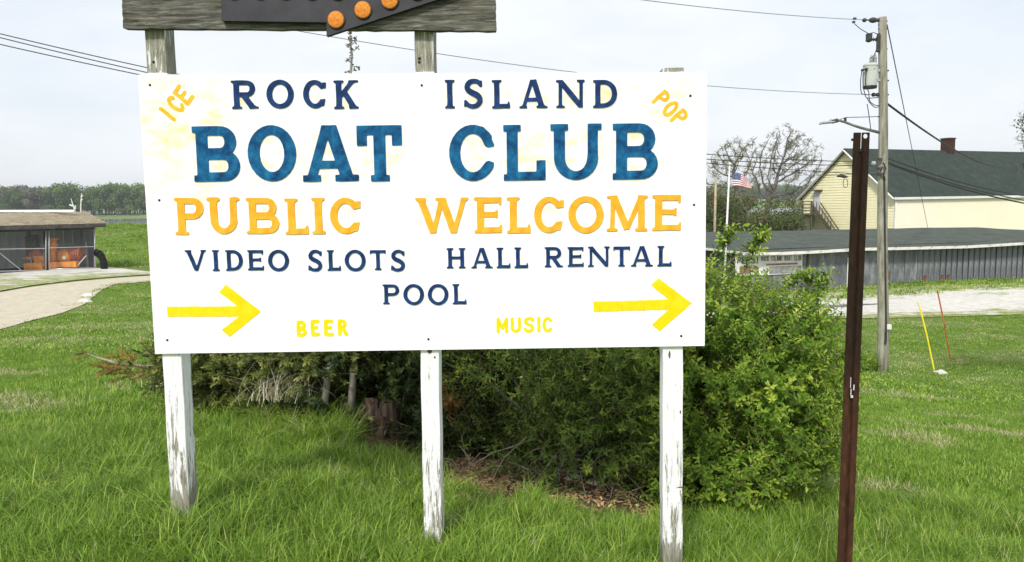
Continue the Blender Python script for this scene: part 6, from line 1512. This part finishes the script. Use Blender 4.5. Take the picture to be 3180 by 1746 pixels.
# ------------------------------------------------------------------ hedgerow beyond the shed roof, far wood
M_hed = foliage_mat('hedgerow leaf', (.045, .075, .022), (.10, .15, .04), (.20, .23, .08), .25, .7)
M_hbr = foliage_mat('brown brush', (.10, .07, .04), (.20, .16, .09), None, .1, .9)
def cloud_piece(n, R_, ls, mats, seed, flat=.8):
    r = random.Random(seed); mb = MB(); tint = []
    for _ in range(n):
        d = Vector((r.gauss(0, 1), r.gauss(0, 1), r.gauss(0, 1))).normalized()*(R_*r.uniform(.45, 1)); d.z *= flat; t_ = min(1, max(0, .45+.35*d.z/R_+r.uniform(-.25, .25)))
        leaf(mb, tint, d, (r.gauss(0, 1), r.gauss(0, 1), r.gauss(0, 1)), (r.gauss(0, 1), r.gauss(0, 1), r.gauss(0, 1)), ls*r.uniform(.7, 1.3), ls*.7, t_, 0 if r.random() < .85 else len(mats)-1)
    return piece(mb, 'c', mats, tint)
r = np.random.default_rng(31); pts = []; sc_ = []
for _ in range(360):
    u = r.uniform(2130, 2478); Y_ = r.uniform(60, 84); top = 612+22*noise.noise(Vector((u*.02, Y_*.05, 1)))+18*noise.noise(Vector((u*.07, 0, 2)))+(22 if u > 2330 else 0)
    if u > 2480: top += 8
    v = r.uniform(top, 720); p = P(u, v, Y_)
    if 2310 < u < 2470 and 640 < v < 668: continue
    pts.append(p); sc_.append(r.uniform(.6, 1.1))
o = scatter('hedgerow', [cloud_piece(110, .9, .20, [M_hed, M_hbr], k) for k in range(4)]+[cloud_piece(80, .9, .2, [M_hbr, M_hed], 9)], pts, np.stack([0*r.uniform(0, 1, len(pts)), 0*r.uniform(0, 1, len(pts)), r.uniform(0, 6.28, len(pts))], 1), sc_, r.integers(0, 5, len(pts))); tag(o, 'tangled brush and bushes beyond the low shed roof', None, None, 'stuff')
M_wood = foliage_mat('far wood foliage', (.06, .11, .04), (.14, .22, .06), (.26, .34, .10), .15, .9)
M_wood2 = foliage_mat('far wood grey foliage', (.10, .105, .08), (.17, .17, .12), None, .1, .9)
def far_tree(seed):
    r_ = random.Random(seed); mb = MB(); tint = []
    mb.tube([(0, 0, -1), (0, 0, 6), (0, 0, 13)], [.5, .35, .15], 5, 1, False); tint += [.2]*len(mb.v)
    for _ in range(15):
        c = Vector((r_.gauss(0, 4.2), r_.gauss(0, 3.5), r_.uniform(4, 15))); c.z -= .10*abs(c.x)**1.3; R_ = r_.uniform(2.0, 3.6)
        for _ in range(85):
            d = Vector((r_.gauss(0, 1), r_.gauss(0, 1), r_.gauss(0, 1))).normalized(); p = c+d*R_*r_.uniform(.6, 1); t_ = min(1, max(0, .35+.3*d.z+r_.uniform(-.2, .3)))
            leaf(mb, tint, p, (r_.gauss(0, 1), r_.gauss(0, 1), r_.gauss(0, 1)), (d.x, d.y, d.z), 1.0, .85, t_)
    return mb, tint
ft = []
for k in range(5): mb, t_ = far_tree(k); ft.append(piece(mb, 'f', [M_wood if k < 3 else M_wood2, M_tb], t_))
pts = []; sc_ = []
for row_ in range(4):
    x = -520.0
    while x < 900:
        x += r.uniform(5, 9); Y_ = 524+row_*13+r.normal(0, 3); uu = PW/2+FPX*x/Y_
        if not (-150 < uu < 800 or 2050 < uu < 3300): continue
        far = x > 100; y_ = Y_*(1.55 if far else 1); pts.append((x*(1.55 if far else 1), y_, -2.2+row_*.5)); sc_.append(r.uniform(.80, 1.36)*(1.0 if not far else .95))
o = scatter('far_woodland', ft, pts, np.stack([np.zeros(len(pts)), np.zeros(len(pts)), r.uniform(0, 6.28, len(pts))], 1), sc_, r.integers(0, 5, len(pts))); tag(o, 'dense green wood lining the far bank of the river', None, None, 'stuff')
# pale dead snags at the water, behind the pump shed roof
M_snag = mat('bleached snag', (.72, .71, .68), .8)
q5b = lambda x, y: (x/2.525, 480+y/2.525)
sn = thing('dead_snag', P(*q5b(590, 470), 62), 'white forked dead branch above the tan shed roof, left of the other', 'snag')
for seg in (((596, 500), (585, 430), (570, 390), (557, 345)), ((590, 430), (592, 400)), ((575, 405), (545, 395))):
    Q = [P(*q5b(*p), 62) for p in seg]; MB().tube(Q, [.075-.016*i for i in range(len(Q))], 6).build('limb', M_snag, sn, origin=Q[0])
sn = thing('dead_snag', P(*q5b(636, 470), 62), 'straight white dead branch above the right end of the tan shed roof', 'snag')
for seg in (((636, 500), (634, 430), (636, 360), (640, 305)), ((634, 370), (646, 350)), ((637, 335), (648, 322))):
    Q = [P(*q5b(*p), 62) for p in seg]; MB().tube(Q, [.07-.011*i for i in range(len(Q))], 6).build('limb', M_snag, sn, origin=Q[0])
# saplings on the far bank
for u, lb in ((296, 'slim green sapling on the far bank right of the tan shed'), (384, 'small brown bush on the far bank beside the sign edge')):
    b = P(u, 668, 498); th = thing('riverside_bush', b, lb, 'bush'); MB().tube([b, b+np.array([0, 0, 6 if u < 300 else 3])], .15, 5).build('stem', M_tb, th, origin=b)
    pts2 = [b+np.array([r.normal(0, 1.2), r.normal(0, 1), r.uniform(1, 10 if u < 300 else 4)]) for _ in range(24)]
    o = scatter('foliage', [cloud_piece(50, .9, .5, [M_wood if u < 300 else M_wood2], 5)], pts2, r.uniform(0, 6, (24, 3)), r.uniform(.6, 1.0, 24), [0]*24, th, b); o['kind'] = 'stuff'

# ------------------------------------------------------------------ thin summer haze over the whole place
mb = MB(); mb.box((350, 1050, 22), (4600, 3100, 70)); hz = mb.build('haze', mat('haze air'), None); tag(hz, kind='stuff')
hm = bpy.data.materials['haze air']; hm.node_tree.nodes.clear(); ho_ = hm.node_tree.nodes.new('ShaderNodeOutputMaterial'); pv = hm.node_tree.nodes.new('ShaderNodeVolumePrincipled')
pv.inputs['Color'].default_value = (.90, .94, 1, 1); pv.inputs['Density'].default_value = .00024; pv.inputs['Anisotropy'].default_value = .2
hm.node_tree.links.new(pv.outputs[0], ho_.inputs['Volume'])
